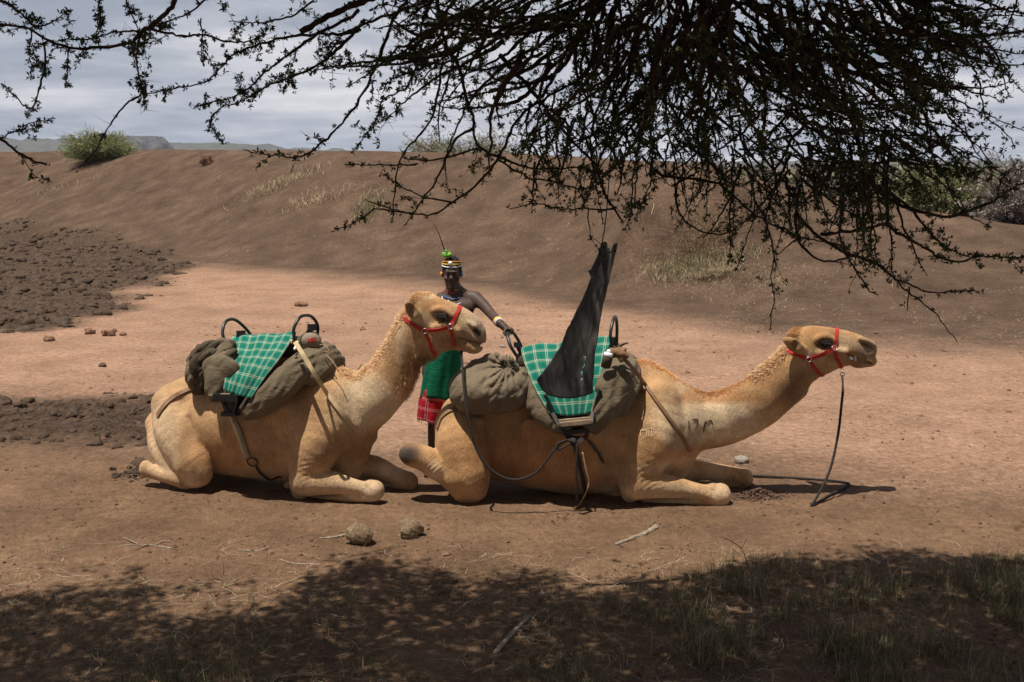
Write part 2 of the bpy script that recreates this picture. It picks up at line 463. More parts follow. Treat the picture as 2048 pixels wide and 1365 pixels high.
def ground_axes():
    def grow(a, step, lim, f, mx):
        out = []; x = a
        while abs(x) < lim:
            step = min(step*f, mx) if abs(x) < 60 else step*1.25
            x = x+step; out.append(x)
        return out
    d = .034; xs = list(np.arange(-5.0, 5.0+d/2, d))
    xr = grow(5.0, d, 5000, 1.035, .26)
    X = np.array([-v for v in xr][::-1]+xs+xr)
    ys = list(np.arange(4.4, 9.6, d)); yr = grow(9.6, d, 5000, 1.012, .2)
    yb = [4.4-.1*1.35**i*i-.05 for i in range(0, 14)][::-1]
    Y = np.array(yb+ys+yr)
    return X, np.unique(Y)
GX, GY = ground_axes()
def build_ground():
    X, Y = np.meshgrid(GX, GY)
    Z = height(X, Y)
    V = np.stack([X, Y, Z], -1).reshape(-1, 3)
    nx = len(GX); i = np.arange(len(GY)-1)[:, None]*nx; j = np.arange(nx-1)[None]
    Q = np.stack([i+j, i+j+1, i+nx+j+1, i+nx+j], -1).reshape(-1, 4)
    x, y = V[:, 0], V[:, 1]
    s = bank_s(x, y)
    warp = .9*fbm(x*.35, y*.3, 5, 31)+.35*fbm(x*1.6, y*1.6, 4, 32)
    # r: pale pink sand of the basin floor, g: dark mud, b: litter and crumbs in the foreground
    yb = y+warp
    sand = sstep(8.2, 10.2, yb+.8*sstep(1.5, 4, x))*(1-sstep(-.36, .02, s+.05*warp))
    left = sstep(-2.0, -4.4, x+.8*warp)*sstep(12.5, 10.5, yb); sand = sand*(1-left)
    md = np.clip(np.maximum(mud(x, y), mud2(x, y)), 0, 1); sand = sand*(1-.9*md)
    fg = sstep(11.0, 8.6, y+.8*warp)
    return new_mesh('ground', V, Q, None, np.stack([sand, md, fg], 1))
def ground_mat():
    t = NT('soil'); co = t.coord(); a = t.attr()
    sp = t.n('ShaderNodeSeparateColor'); t.L.new(a, sp.inputs[0])
    n1 = t.noise(co, 1.3, 8, .62); n2 = t.noise(co, 14, 6, .68); n3 = t.noise(co, 90, 4, .7)
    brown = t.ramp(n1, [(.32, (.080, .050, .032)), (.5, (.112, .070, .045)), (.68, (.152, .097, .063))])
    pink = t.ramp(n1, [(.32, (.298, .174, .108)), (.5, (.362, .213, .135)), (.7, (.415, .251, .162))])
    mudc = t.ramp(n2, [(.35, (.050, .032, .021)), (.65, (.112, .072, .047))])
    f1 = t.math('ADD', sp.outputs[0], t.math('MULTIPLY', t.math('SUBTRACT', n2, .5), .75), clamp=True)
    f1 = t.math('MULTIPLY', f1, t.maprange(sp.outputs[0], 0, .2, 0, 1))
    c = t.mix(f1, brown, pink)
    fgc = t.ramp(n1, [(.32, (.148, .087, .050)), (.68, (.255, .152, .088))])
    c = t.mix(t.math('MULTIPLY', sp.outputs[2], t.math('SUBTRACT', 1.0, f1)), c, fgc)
    c = t.mix(sp.outputs[1], c, mudc)
    n4 = t.noise(co, 40, 6, .75)
    v = t.math('MULTIPLY', t.maprange(n2, .25, .75, .66, 1.32), t.math('MULTIPLY', t.maprange(n3, .25, .75, .62, 1.36), t.maprange(n4, .3, .7, .72, 1.26)))
    v = t.math('MULTIPLY', v, t.maprange(t.noise(co, .45, 6, .7), .3, .7, .84, 1.16))
    # dark crumbs and pale grit
    vor = t.voro(t.mapping(co, (1, 1, 1)), 26)
    cr = t.maprange(vor, .05, .16, .62, 1.0)
    sel = t.maprange(t.noise(co, 3.2, 3, .6), .46, .6, 0, 1)
    v = t.math('MULTIPLY', v, t.math('ADD', t.math('MULTIPLY', cr, sel), t.math('SUBTRACT', 1.0, sel)))
    cm = t.n('ShaderNodeVectorMath', operation='SCALE'); t.L.new(c, cm.inputs[0]); t.L.new(v, cm.inputs['Scale'])
    grit = t.math('LESS_THAN', t.voro(t.mapping(co, (1, 1, .2), (3.3, 1.2, 0)), 55), .085)
    grit = t.math('MULTIPLY', grit, t.math('GREATER_THAN', t.noise(co, 21, 2, .5), .56))
    c2 = t.mix(t.math('MULTIPLY', grit, .55), cm.outputs[0], (.48, .33, .23))
    h = t.math('ADD', t.math('MULTIPLY', n2, .6), t.math('MULTIPLY', n3, .35))
    h = t.math('ADD', h, t.math('MULTIPLY', t.noise(co, 38, 5, .7), .5))
    return t.done(c2, .95, t.bump(h, .9, .05), .12)
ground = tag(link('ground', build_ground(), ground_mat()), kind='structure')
def gz(x, y): return float(height(np.array([x]), np.array([y]))[0])
def drop(px, py):
    """where the ray of a pixel meets the terrain"""
    d = ray(px, py); t = np.linspace(3, 80, 8000); P = CAMP+t[:, None]*d
    below = P[:, 2] < height(P[:, 0], P[:, 1])
    return P[np.argmax(below)] if below.any() else P[-1]

def build_far():
    # distant bush-covered rise and a rocky hill
    x = np.linspace(-2600, 2600, 380); prof = 26+70*sstep(400, -1500, x)*(1+.1*fbm(x*.004, x*0, 3, 41))+4*fbm(x*.03, x*0+3, 4, 42)
    rows = []
    for k, (dy, f) in enumerate(((-500, 0), (-300, .25), (-120, .65), (0, 1), (150, .9), (500, .3))):
        rows.append(np.stack([x, np.full_like(x, 3300)+dy+30*fbm(x*.01, x*0+k, 2, 43), -12+prof*f*(1+.12*fbm(x*.02, x*0+k*2, 3, 44))], 1))
    G = np.stack(rows); V = G.reshape(-1, 3); nu = len(x)
    i = np.arange(len(rows)-1)[:, None]*nu; j = np.arange(nu-1)[None]
    Q = np.stack([i+j, i+j+1, i+nu+j+1, i+nu+j], -1).reshape(-1, 4)
    t = NT('far_scrub'); co = t.coord()
    n = t.noise(t.mapping(co, (1, .35, 2.5)), .045, 8, .75)
    c = t.ramp(n, [(.36, (.040, .044, .032)), (.52, (.075, .072, .055)), (.68, (.12, .10, .08))])
    tag(link('hills', new_mesh('hills', V, Q), t.done(c, .95, None, .1)), kind='structure')
    # the hill: a steep right shoulder, a long left slope
    f = Field((-240, -90, -20), (230, 90, 70), 3.0); f.F[:] = 400.0
    def hp(px, py, Y=2600): p = at_y(px, py, Y); return np.array((p[0]-HX, 0, p[2]))
    HX = at_y(285, 290, 2600)[0]
    for px, py, rx, rz in ((262, 300, 40, 44), (285, 300, 44, 40), (306, 302, 28, 36), (325, 304, 16, 20), (230, 304, 50, 28)):
        c = hp(px, py); f.ell((c[0], 0, c[2]), (rx*1.15, 70, rz*1.12), 12)
    f.near_disp(lambda X, Y, Z: 4.5*noise3(X*.05, Y*.05, Z*.07, 3)+2.2*noise3(X*.16, Y*.16, Z*.22, 4), 14)
    V, Q = f.mesh(1)
    t = NT('far_rock'); co = t.coord(); n = t.noise(co, .05, 8, .75)
    c = t.ramp(n, [(.36, (.035, .038, .034)), (.5, (.075, .070, .062)), (.66, (.14, .12, .10))])
    o = link('rocky_hill', new_mesh('rocky_hill', V, Q), t.done(c, .95, None, .1), loc=(HX, 2600, 0))
    tag(o, kind='structure')
build_far()
# ------------------------------------------------------------------ camels
PXM = 1/259.0
class Frame:
    """a thing's own axes: x forward, y to its left (away from the camera), z up"""
    def __init__(s, x0, y0, yaw):
        s.o = np.array((x0, y0, 0.)); s.yaw = yaw
        s.ex = np.array((math.cos(yaw), math.sin(yaw), 0)); s.ey = np.array((-math.sin(yaw), math.cos(yaw), 0))
    def L(s, px, py, off=0.0):
        d = ray(px, py); t = ((s.o-CAMP)@s.ey+off)/(d@s.ey); p = CAMP+t*d-s.o
        return np.array((p@s.ex, off, p[2]))
    def loc(s, P):
        q = np.asarray(P, float)-s.o; return np.stack([q@s.ex, q@s.ey, q[..., 2]], -1)
    def glob(s, P):
        P = np.asarray(P, float); return s.o+P[..., :1]*s.ex+P[..., 1:2]*s.ey+P[..., 2:3]*np.array((0, 0, 1.))
F1 = Frame(-1.50, 8.20, R(-13)); F2 = Frame(0.80, 8.10, R(-4))

def build_body(F, spec, lo, hi, h=0.009):
    f = Field(lo, hi, h); M = (1, -1)
    L = F.L
    def mir(fn):
        for s in (-1, 1): fn(s)
    spec(f, L, mir); f.floor(-0.012)
    return f.mesh(2)

def spec1(f, L, mir):
    p = PXM
    # trunk and hump
    f.chain([L(362, 846), L(425, 852), L(500, 852), L(580, 852), L(655, 838)], np.array((62, 94, 106, 112, 98))*p, .06, (.80, .84, .88, .82, .72))
    f.ell(L(545, 752), (92*p, .17, 62*p), .12)
    f.ell(L(640, 770), (70*p, .13, 40*p), .12)
    f.chain([L(345, 795), L(410, 775), L(480, 760)], np.array((30, 36, 40))*p, .10, 1.0)
    f.ell(L(590, 985), (.10, .10, .10), .06)                     # chest pad
    f.ell(L(313, 848), (.06, .11, .08), .09)
    for s in (-1, 1):
        f.ell(L(366, 792, s*.15), (.055, .05, .05), .05)           # hip bones
        f.chain([L(470, 800, s*.30), L(560, 820, s*.30)], (.05, .05), .12, .6)
        f.chain([L(640, 770, s*.14), L(628, 830, s*.27), L(640, 880, s*.31)], (.035, .045, .05), .06, .7)   # shoulder blade
        f.ell(L(440, 972, s*.36), (.13, .16, .11), .06, cut=True)
        f.chain([L(372, 838, s*.30), L(392, 885, s*.38), L(424, 940, s*.40)], np.array((6, 7, 9))*p, .03, cut=True)   # flank tucks up in front of the stifle
    # hindquarters
    def hind(s):
        q = lambda x, y, o: L(x, y, o*s)
        if s > 0: q = lambda x, y, o: L(x, y, -o)*np.array((1, -1, 1)) + np.array((.05, 0, 0))
        f.chain([q(338, 812, .14), q(352, 868, .25), q(385, 925, .32)], np.array((38, 44, 40))*p, .035, .8)
        f.chain([q(308, 850, .11), q(322, 898, .22), q(352, 938, .28)], np.array((17, 25, 26))*p, .05, .8)
        f.chain([q(385, 925, .33), q(398, 948, .34), q(372, 956, .33)], np.array((38, 27, 22))*p, .03, .8)
        f.chain([q(365, 958, .33), q(325, 950, .32), q(296, 940, .30)], np.array((20, 15, 15))*p, .025, .85)
        f.ell(q(292, 938, .30), (.05, .055, .07), .02)
        f.chain([q(362, 800, .12), q(366, 850, .25)], np.array((15, 12))*p, .05, .9)   # hip ridge
    mir(hind)
    # shoulders and forelegs
    def fore(s):
        if s < 0:
            q = lambda x, y, o: L(x, y, -o)
            f.ell(q(640, 850, .19), (54*p, .115, 84*p), .07, rot_y(.12))
            f.chain([q(655, 800, .16), q(640, 880, .25), q(612, 945, .28)], np.array((40, 47, 33))*p, .05, .75)
            f.chain([q(598, 900, .26), q(594, 960, .27), q(600, 985, .26)], np.array((17, 17, 17))*p, .04, .8)
            f.chain([q(610, 962, .28), q(665, 966, .28), q(715, 975, .27), q(746, 984, .26)], np.array((33, 24, 16, 21))*p, .02, .85)
            f.ell(q(750, 981, .26), (.072, .078, .082), .02)
            f.ell(q(738, 966, .27), (.03, .04, .025), .02)
            f.chain([q(742, 990, .26), q(690, 996, .24), q(620, 1000, .20)], np.array((15, 11, 12))*p, .015, 1.0)
            f.chain([q(640, 990, .36), q(680, 989, .345), q(722, 993, .335)], np.array((4, 5, 4))*p, .02, cut=True)
        else:
            q = lambda x, y, o: L(x, y, -o)*np.array((1, -1, 1))
            f.ell(q(640, 850, .19), (54*p, .115, 84*p), .07)
            f.chain([q(655, 820, .16), q(660, 880, .22), q(650, 950, .24)], np.array((40, 45, 30))*p, .05, .75)
            g = lambda x, y: L(x, y, .17)
            f.chain([g(665, 945), g(740, 934), g(785, 950), g(812, 965)], np.array((34, 26, 20, 22))*p, .025, .85)
            f.ell(g(818, 966), (.070, .08, .078), .02)
            f.chain([g(808, 972), g(760, 982), g(690, 984)], np.array((16, 12, 13))*p, .015, 1.0)
    mir(fore)
    f.chain([L(690, 850), L(698, 885), L(690, 930)], np.array((62, 48, 40))*p, .06, .85)   # brisket
    f.ell(L(742, 872), (.045, .05, .05), .05)
    # neck
    f.chain([L(640, 795), L(690, 806), L(730, 806), L(768, 772), L(797, 722), L(822, 672), L(838, 645)],
            np.array((58, 54, 53, 49, 42, 37, 34))*p, .06, (.85, .72, .66, .64, .66, .72, .78))
    f.chain([L(700, 835), L(745, 838), L(785, 790), L(818, 740)], np.array((24, 22, 18, 16))*p, .05, .7)
    head1(f, L)
    # skin folds: above the forearm and on the throat
    a = L(625, 935, -.28); c = L(640, 990, -.28); kn = [L(752, 985, -.26), L(820, 968, .17), L(600, 988, -.26)]
    def folds(X, Y, Z):
        r = np.sqrt((X-c[0])**2+(Z-c[2])**2); m = np.exp(-((X-a[0])**2+(Z-a[2])**2)/.0090)*(Y < 0)
        w = .0042*np.sin(r*175)*m
        for q in kn: w = w+np.exp(-((X-q[0])**2+(Y-q[1])**2+(Z-q[2])**2)/.007)*(.0055*noise3(X*24, Y*24, Z*40, 31)-.006*np.abs(noise3(X*15, Y*15, Z*30, 33)))
        rb = L(480, 885, -.3); w = w+.0045*np.sin((X+.25*Z)*52)*np.exp(-((X-rb[0])/.28)**2-((Z-rb[2])/.17)**2)*(np.abs(Y) > .15)
        return w+.010*noise3(X*3.6, Y*3.6, Z*3.6, 7)+.0035*noise3(X*9, Y*9, Z*9, 2)+.0012*noise3(X*26, Y*26, Z*26, 3)
    f.near_disp(folds, .032)

def head_common(f, L, H, tilt):
    """H maps head pixels; masses shared by both heads"""
    pass

def head1(f, L):
    p = PXM
    f.ell(L(853, 622), (36*p, .098, 36*p), .035, rot_y(.15))                 # cranium
    f.ell(L(838, 603), (16*p, .050, 16*p), .03)                             # poll tuft
    f.chain([L(868, 634), L(902, 644), L(934, 655), L(950, 664)], np.array((40, 37, 29, 21))*p, .025, (.60, .52, .54, .68))
    f.chain([L(846, 655), L(878, 676), L(914, 684), L(940, 690)], np.array((33, 24, 17, 13))*p, .03, (.66, .80, .80, .95))   # jaw
    f.chain([L(835, 690), L(858, 690), L(880, 684)], np.array((34, 28, 20))*p, .05, .62)
    f.ell(L(956, 672), (15*p, .060, 21*p), .02, rot_y(-.25))                 # split upper lip
    f.ell(L(966, 680), (7*p, .030, 13*p), .012)
    f.ell(L(948, 697), (18*p, .042, 11*p), .012, rot_y(-.2))                 # lower lip
    f.ell(L(925, 695), (14*p, .040, 9*p), .02)
    for s in (-1, 1):
        f.chain([L(866, 622, s*.078), L(884, 619, s*.082), L(901, 632, s*.070)], np.array((6, 8, 6))*p, .02)      # brow
        f.chain([L(868, 655, s*.085), L(892, 652, s*.078), L(915, 662, s*.062)], np.array((8, 8, 7))*p, .03)      # cheekbone
        f.ell(L(885, 637, s*.110), (12*p, .030, 8*p), .012, cut=True)                                         # eye socket
        f.chain([L(942, 652, s*.066), L(950, 661, s*.068), L(957, 671, s*.062)], np.array((2.2, 3.0, 2.2))*p, .006, 4.0, cut=True)
        f.chain([L(937, 645, s*.050), L(948, 652, s*.054), L(958, 662, s*.050)], np.array((4, 5, 4))*p, .015)
        f.chain([L(915, 676, s*.07), L(940, 684, s*.066), L(960, 690, s*.05), L(972, 690, s*.02)], np.array((1.6, 2.2, 2.6, 2.6))*p, .006, 6.0, cut=True)
        # ear
        e0, e1 = L(838, 641, s*.085), L(815, 608, s*.150)
        f.chain([e0, (e0*.45+e1*.55), e1], np.array((10, 14, 8))*p, .012, .55)
        f.ell((e0*.4+e1*.6)+np.array((.012, s*.022, 0)), (8*p, .012, 12*p), .008, rot_y(-.4), cut=True)

def spec2(f, L, mir):
    p = PXM
    f.chain([L(938, 880), L(990, 882), L(1080, 886), L(1170, 886), L(1270, 870), L(1330, 850)], np.array((60, 76, 92, 103, 108, 84))*p, .06, (.80, .84, .90, .88, .78, .80))
    f.chain([L(905, 850), L(960, 830), L(1060, 790), L(1170, 770), L(1250, 775)], np.array((34, 40, 56, 66, 56))*p, .12, (1, .9, .8, .75, .8))
    f.ell(L(1160, 768), (95*p, .15, 48*p), .10)
    f.ell(L(1232, 985), (.10, .11, .10), .05)
    for s in (-1, 1):
        f.ell(L(925, 828, s*.16), (.06, .05, .045), .05)
        f.chain([L(1310, 780, s*.15), L(1292, 840, s*.28), L(1300, 890, s*.33)], (.035, .045, .05), .06, .7)
        f.chain([L(1060, 850, s*.30), L(1170, 850, s*.31)], (.05, .05), .12, .6)
        f.ell(L(1008, 990, s*.34), (.15, .20, .13), .07, cut=True)
        f.chain([L(972, 850, s*.36), L(978, 900, s*.40), L(981, 955, s*.40)], np.array((7, 9, 12))*p, .03, cut=True)
    def hind(s):
        q = lambda x, y, o: L(x, y, -o)*np.array((1, -s if s < 0 else -1, 1))
        if s < 0: q = lambda x, y, o: L(x, y, -o)
        f.chain([q(912, 846, .14), q(922, 895, .27), q(932, 950, .33)], np.array((40, 50, 44))*p, .03, .72)
        f.chain([q(898, 862, .14), q(905, 905, .25), q(918, 955, .30)], np.array((24, 26, 28))*p, .04, .75)
        f.chain([q(934, 950, .33), q(943, 975, .33), q(938, 985, .32)], np.array((42, 30, 24))*p, .03, .75)
        f.chain([q(958, 848, .2), q(962, 930, .34), q(958, 965, .34)], np.array((14, 15, 14))*p, .04, .8)
        if s < 0:
            f.chain([q(925, 982, .33), q(900, 960, .33), q(872, 935, .33)], np.array((22, 19, 21))*p, .03, .8)
            f.chain([q(872, 932, .33), q(848, 918, .335)], np.array((25, 23))*p, .025, .9)
            f.chain([q(852, 917, .335), q(826, 910, .34), q(812, 908, .34)], np.array((23, 23, 14))*p, .02, .95)
            f.chain([q(800, 905, .335), q(818, 909, .40)], np.array((2.5, 2.5))*p, .008, 2.0, cut=True)
        else:
            f.chain([q(925, 975, .30), q(890, 960, .30), q(850, 955, .30)], np.array((22, 16, 13))*p, .03, .9)
            f.chain([q(850, 957, .30), q(826, 962, .30)], np.array((13, 10))*p, .02, 1.2)
    mir(hind)
    def fore(s):
        if s < 0:
            q = lambda x, y, o: L(x, y, -o)
            f.ell(q(1300, 860, .20), (52*p, .115, 86*p), .07, rot_y(.12))
            f.chain([q(1320, 800, .16), q(1305, 880, .26), q(1275, 945, .29)], np.array((38, 48, 36))*p, .05, .75)
            f.chain([q(1262, 900, .27), q(1256, 960, .28), q(1260, 988, .27)], np.array((18, 17, 16))*p, .04, .8)
            f.chain([q(1274, 965, .29), q(1340, 974, .29), q(1400, 984, .28), q(1436, 992, .27)], np.array((35, 24, 16, 21))*p, .02, .85)
            f.ell(q(1441, 989, .27), (.075, .08, .085), .02)
            f.ell(q(1425, 974, .28), (.03, .04, .025), .02)
            f.chain([q(1432, 998, .27), q(1380, 1004, .25), q(1290, 1006, .21)], np.array((14, 10, 11))*p, .015, 1.0)
            f.chain([q(1310, 994, .37), q(1360, 996, .355), q(1410, 1001, .345)], np.array((4, 5, 4))*p, .02, cut=True)
        else:
            q = lambda x, y, o: L(x, y, -o)*np.array((1, -1, 1))
            f.ell(q(1300, 860, .20), (52*p, .115, 86*p), .07)
            f.chain([q(1320, 820, .16), q(1315, 880, .24), q(1300, 950, .26)], np.array((38, 45, 34))*p, .05, .75)
            g = lambda x, y: L(x, y, .20)
            f.chain([g(1310, 945), g(1395, 942), g(1455, 948), g(1484, 956)], np.array((32, 21, 17, 20))*p, .025, .85)
            f.ell(g(1488, 957), (.072, .08, .08), .02)
            f.chain([g(1480, 966), g(1430, 972), g(1350, 976)], np.array((15, 11, 12))*p, .015, 1.0)
    mir(fore)
    f.chain([L(1345, 860), L(1352, 890), L(1345, 930)], np.array((52, 44, 36))*p, .06, .9)
    f.ell(L(1378, 895), (.05, .07, .07), .05)
    f.chain([L(1300, 805), L(1360, 838), L(1420, 842), L(1485, 820), L(1540, 782), L(1588, 735), L(1610, 705)],
            np.array((70, 60, 54, 50, 46, 41, 36))*p, .06, (.75, .68, .60, .60, .62, .70, .74))
    f.chain([L(1390, 872), L(1450, 868), L(1530, 835), L(1600, 780)], np.array((24, 20, 18, 16))*p, .05, .7)
    f.chain([L(1290, 745), L(1340, 778), L(1390, 800)], np.array((22, 18, 16))*p, .06, 1)
    # head
    f.ell(L(1612, 687), (35*p, .098, 33*p), .035, rot_y(-.1))
    f.ell(L(1592, 671), (14*p, .050, 13*p), .03)
    f.chain([L(1628, 690), L(1662, 692), L(1702, 694), L(1728, 700)], np.array((38, 35, 28, 21))*p, .025, (.62, .52, .54, .68))
    f.chain([L(1615, 714), L(1646, 722), L(1680, 720), L(1704, 718)], np.array((32, 25, 15, 10))*p, .03, (.7, .80, .85, .95))
    f.chain([L(1580, 752), L(1612, 738), L(1640, 728)], np.array((34, 28, 20))*p, .05, .65)
    f.ell(L(1738, 704), (13*p, .058, 22*p), .02, rot_y(.2))
    f.ell(L(1738, 722), (14*p, .050, 11*p), .02)
    f.ell(L(1722, 727), (19*p, .040, 8*p), .012, rot_y(-.15))
    for s in (-1, 1):
        f.chain([L(1630, 681, s*.080), L(1648, 674, s*.082), L(1668, 682, s*.070)], np.array((6, 8, 6))*p, .02)
        f.chain([L(1640, 706, s*.085), L(1664, 702, s*.076), L(1690, 704, s*.062)], np.array((8, 8, 7))*p, .03)
        f.ell(L(1650, 690, s*.110), (12*p, .030, 8*p), .012, cut=True)
        f.chain([L(1722, 684, s*.062), L(1732, 690, s*.066), L(1745, 697, s*.060)], np.array((2.2, 3.2, 2.2))*p, .006, 4.0, cut=True)
        f.chain([L(1720, 678, s*.048), L(1733, 682, s*.052), L(1746, 690, s*.046)], np.array((4, 5, 4))*p, .015)
        f.chain([L(1694, 709, s*.062), L(1706, 714, s*.064), L(1722, 722, s*.058), L(1742, 727, s*.03)], np.array((1.8, 2.6, 2.6, 2.2))*p, .006, 6.0, cut=True)
        e0, e1 = L(1608, 704, s*.088), L(1573, 681, s*.155)
        f.chain([e0, (e0*.45+e1*.55), e1], np.array((10, 14, 8))*p, .012, .55)
        f.ell((e0*.4+e1*.6)+np.array((.010, s*.022, 0)), (11*p, .012, 8*p), .008, rot_y(-.4), cut=True)
    kn = [L(1443, 992, -.27), L(1489, 960, .20), L(1260, 990, -.27), L(940, 985, -.33)]
    a = L(1300, 945, -.28); c = L(1330, 1010, -.28); b = L(872, 935, -.33); d0 = L(930, 1000, -.33)
    def folds(X, Y, Z):
        r = np.sqrt((X-c[0])**2+(Z-c[2])**2); m = np.exp(-((X-a[0])**2+(Z-a[2])**2)/.0110)*(Y < 0)
        r2 = np.sqrt((X-d0[0])**2+(Z-d0[2])**2); m2 = np.exp(-((X-b[0])**2+(Z-b[2])**2)/.0050)*(Y < 0)
        w = 0
        for q in kn: w = w+np.exp(-((X-q[0])**2+(Y-q[1])**2+(Z-q[2])**2)/.007)*(.0055*noise3(X*24, Y*24, Z*40, 31)-.006*np.abs(noise3(X*15, Y*15, Z*30, 33)))
        rb = L(1110, 900, -.3); w = w+.0045*np.sin((X+.25*Z)*52)*np.exp(-((X-rb[0])/.34)**2-((Z-rb[2])/.17)**2)*(np.abs(Y) > .15)
        return w+.0048*np.sin(r*170)*m+.005*np.sin(r2*210)*m2+.010*noise3(X*3.6, Y*3.6, Z*3.6, 8)+.0035*noise3(X*9, Y*9, Z*9, 12)+.0012*noise3(X*26, Y*26, Z*26, 13)
    f.near_disp(folds, .032)

def blobs(V, F, base, lst):
    """coat markings, dark nostrils and painted chest shade: base tone with soft blotches (px, py, rx, ry, tone, amount)"""
    P = F.glob(V); dx = P-CAMP
    # plan-free: markings are laid out in the animal's own side view (x forward, z up)
    C = np.tile(np.asarray(base, float), (len(V), 1))
    n = .35*noise3(V[:, 0]*6, V[:, 1]*6, V[:, 2]*6, 5)
    for px, py, rx, ry, tone, am in lst:
        c = F.L(px, py, -.12 if (px > 1390 and py < 905) or (690 < px < 1000 and py < 870 and F is F1) else -.28); d = np.sqrt(((V[:, 0]-c[0])/(rx*PXM))**2+((V[:, 2]-c[2])/(ry*PXM))**2)
        w = am*sstep(1.25, .45, d+n)[:, None]; C = C*(1-w)+np.asarray(tone)*w
    return C
TAN = (.50, .292, .138); PALE = (.70, .52, .325); RUST = (.36, .165, .058); DARK = (.16, .09, .045); GREYB = (.33, .225, .14)
marks1 = [(330, 880, 60, 90, PALE, .55), (470, 890, 95, 60, (.38, .185, .072), .65), (540, 900, 40, 60, (.30, .18, .09), .35), (385, 880, 16, 60, (.27, .15, .07), .4), (620, 800, 40, 60, (.40, .20, .08), .4), (735, 805, 75, 60, PALE, .95), (790, 730, 30, 50, RUST, .35), (640, 830, 50, 70, TAN, .5), (690, 905, 60, 40, DARK, .45),  # DARK blot below the neck is shade painted into the chest colour
          (845, 640, 22, 16, PALE, .5), (870, 610, 35, 18, RUST, .55), (888, 638, 22, 15, (.10, .055, .03), .85), (822, 622, 14, 20, DARK, .65), (945, 665, 36, 34, GREYB, .85), (930, 640, 25, 20, PALE, .5), (900, 690, 40, 16, DARK, .5),
          (845, 592, 22, 10, PALE, .7), (800, 690, 14, 60, PALE, .5), (690, 975, 110, 26, PALE, .5), (750, 985, 26, 30, PALE, .7), (530, 930, 40, 40, DARK, .18), (845, 735, 30, 42, (.20, .11, .05), .8), (815, 700, 22, 50, (.26, .14, .06), .5), (950, 662, 7, 10, (.05, .035, .025), .9), (600, 990, 22, 12, GREYB, .6),
          (400, 950, 30, 20, PALE, .4), (460, 800, 90, 40, TAN, .4), (560, 965, 160, 30, GREYB, .25)]
marks2 = [(920, 900, 50, 60, (.42, .215, .085), .6), (1300, 860, 40, 60, (.40, .21, .085), .35), (1400, 870, 60, 20, (.36, .21, .10), .5), (1050, 905, 120, 70, (.33, .15, .055), .75), (1090, 960, 150, 40, (.27, .13, .06), .6), (1150, 930, 60, 60, RUST, .4), (1440, 850, 110, 50, PALE, .95), (1350, 830, 60, 50, PALE, .6),
          (1420, 795, 110, 14, RUST, .75), (1530, 760, 40, 20, RUST, .5), (1590, 780, 40, 45, (.20, .11, .055), .85), (1734, 690, 9, 7, (.05, .035, .025), .9), (1620, 750, 30, 20, DARK, .45), (1370, 880, 40, 30, DARK, .35), (1230, 950, 40, 60, (.27, .17, .10), .6),
          (1640, 668, 40, 16, RUST, .5), (1652, 690, 20, 13, (.10, .055, .03), .85), (1588, 690, 16, 18, DARK, .5), (1735, 705, 26, 30, GREYB, .9), (1690, 690, 30, 18, PALE, .5), (1630, 715, 25, 18, PALE, .35),
          (1340, 985, 120, 28, PALE, .55), (1440, 990, 30, 30, PALE, .6), (1330, 930, 60, 14, PALE, .4), (945, 1000, 34, 14, (.26, .12, .06), .7), (814, 902, 34, 24, (.045, .036, .03), .97), (870, 935, 28, 22, PALE, .6), (1225, 990, 26, 14, PALE, .6),
          (1470, 955, 60, 24, TAN, .4), (1300, 740, 40, 24, TAN, .5)]
def coat_mat(name='camel_coat'):
    t = NT(name); co = t.coord(); a = t.attr()
    n1 = t.noise(co, 7, 6, .65); n2 = t.noise(t.mapping(co, (55, 55, 14)), 1.6, 4, .7); n3 = t.noise(co, 140, 3, .7)
    v = t.math('MULTIPLY', t.maprange(n1, .25, .75, .66, 1.28), t.math('MULTIPLY', t.maprange(n2, .25, .75, .72, 1.25), t.maprange(n3, .25, .75, .85, 1.15)))
    cm = t.n('ShaderNodeVectorMath', operation='SCALE'); t.L.new(a, cm.inputs[0]); t.L.new(v, cm.inputs['Scale'])
    h = t.math('ADD', t.math('MULTIPLY', n2, .8), t.math('MULTIPLY', n3, .5))
    return t.done(cm.outputs[0], .78, t.bump(h, .8, .014), .22, **{'Sheen Weight': .12, 'Sheen Roughness': .5, 'Sheen Tint': (1, .85, .65)})
COAT = coat_mat()
def hair_mat():
    t = NT('camel_hair'); a = t.attr(); return t.done(a, .75, None, .25)
HAIR = hair_mat()
EYE = basic('camel_eye', (.012, .008, .006), .08, .1, 40, 0, spec=.6)
LASH = basic('camel_lash', (.02, .014, .01), .7, .2, 30, 0)

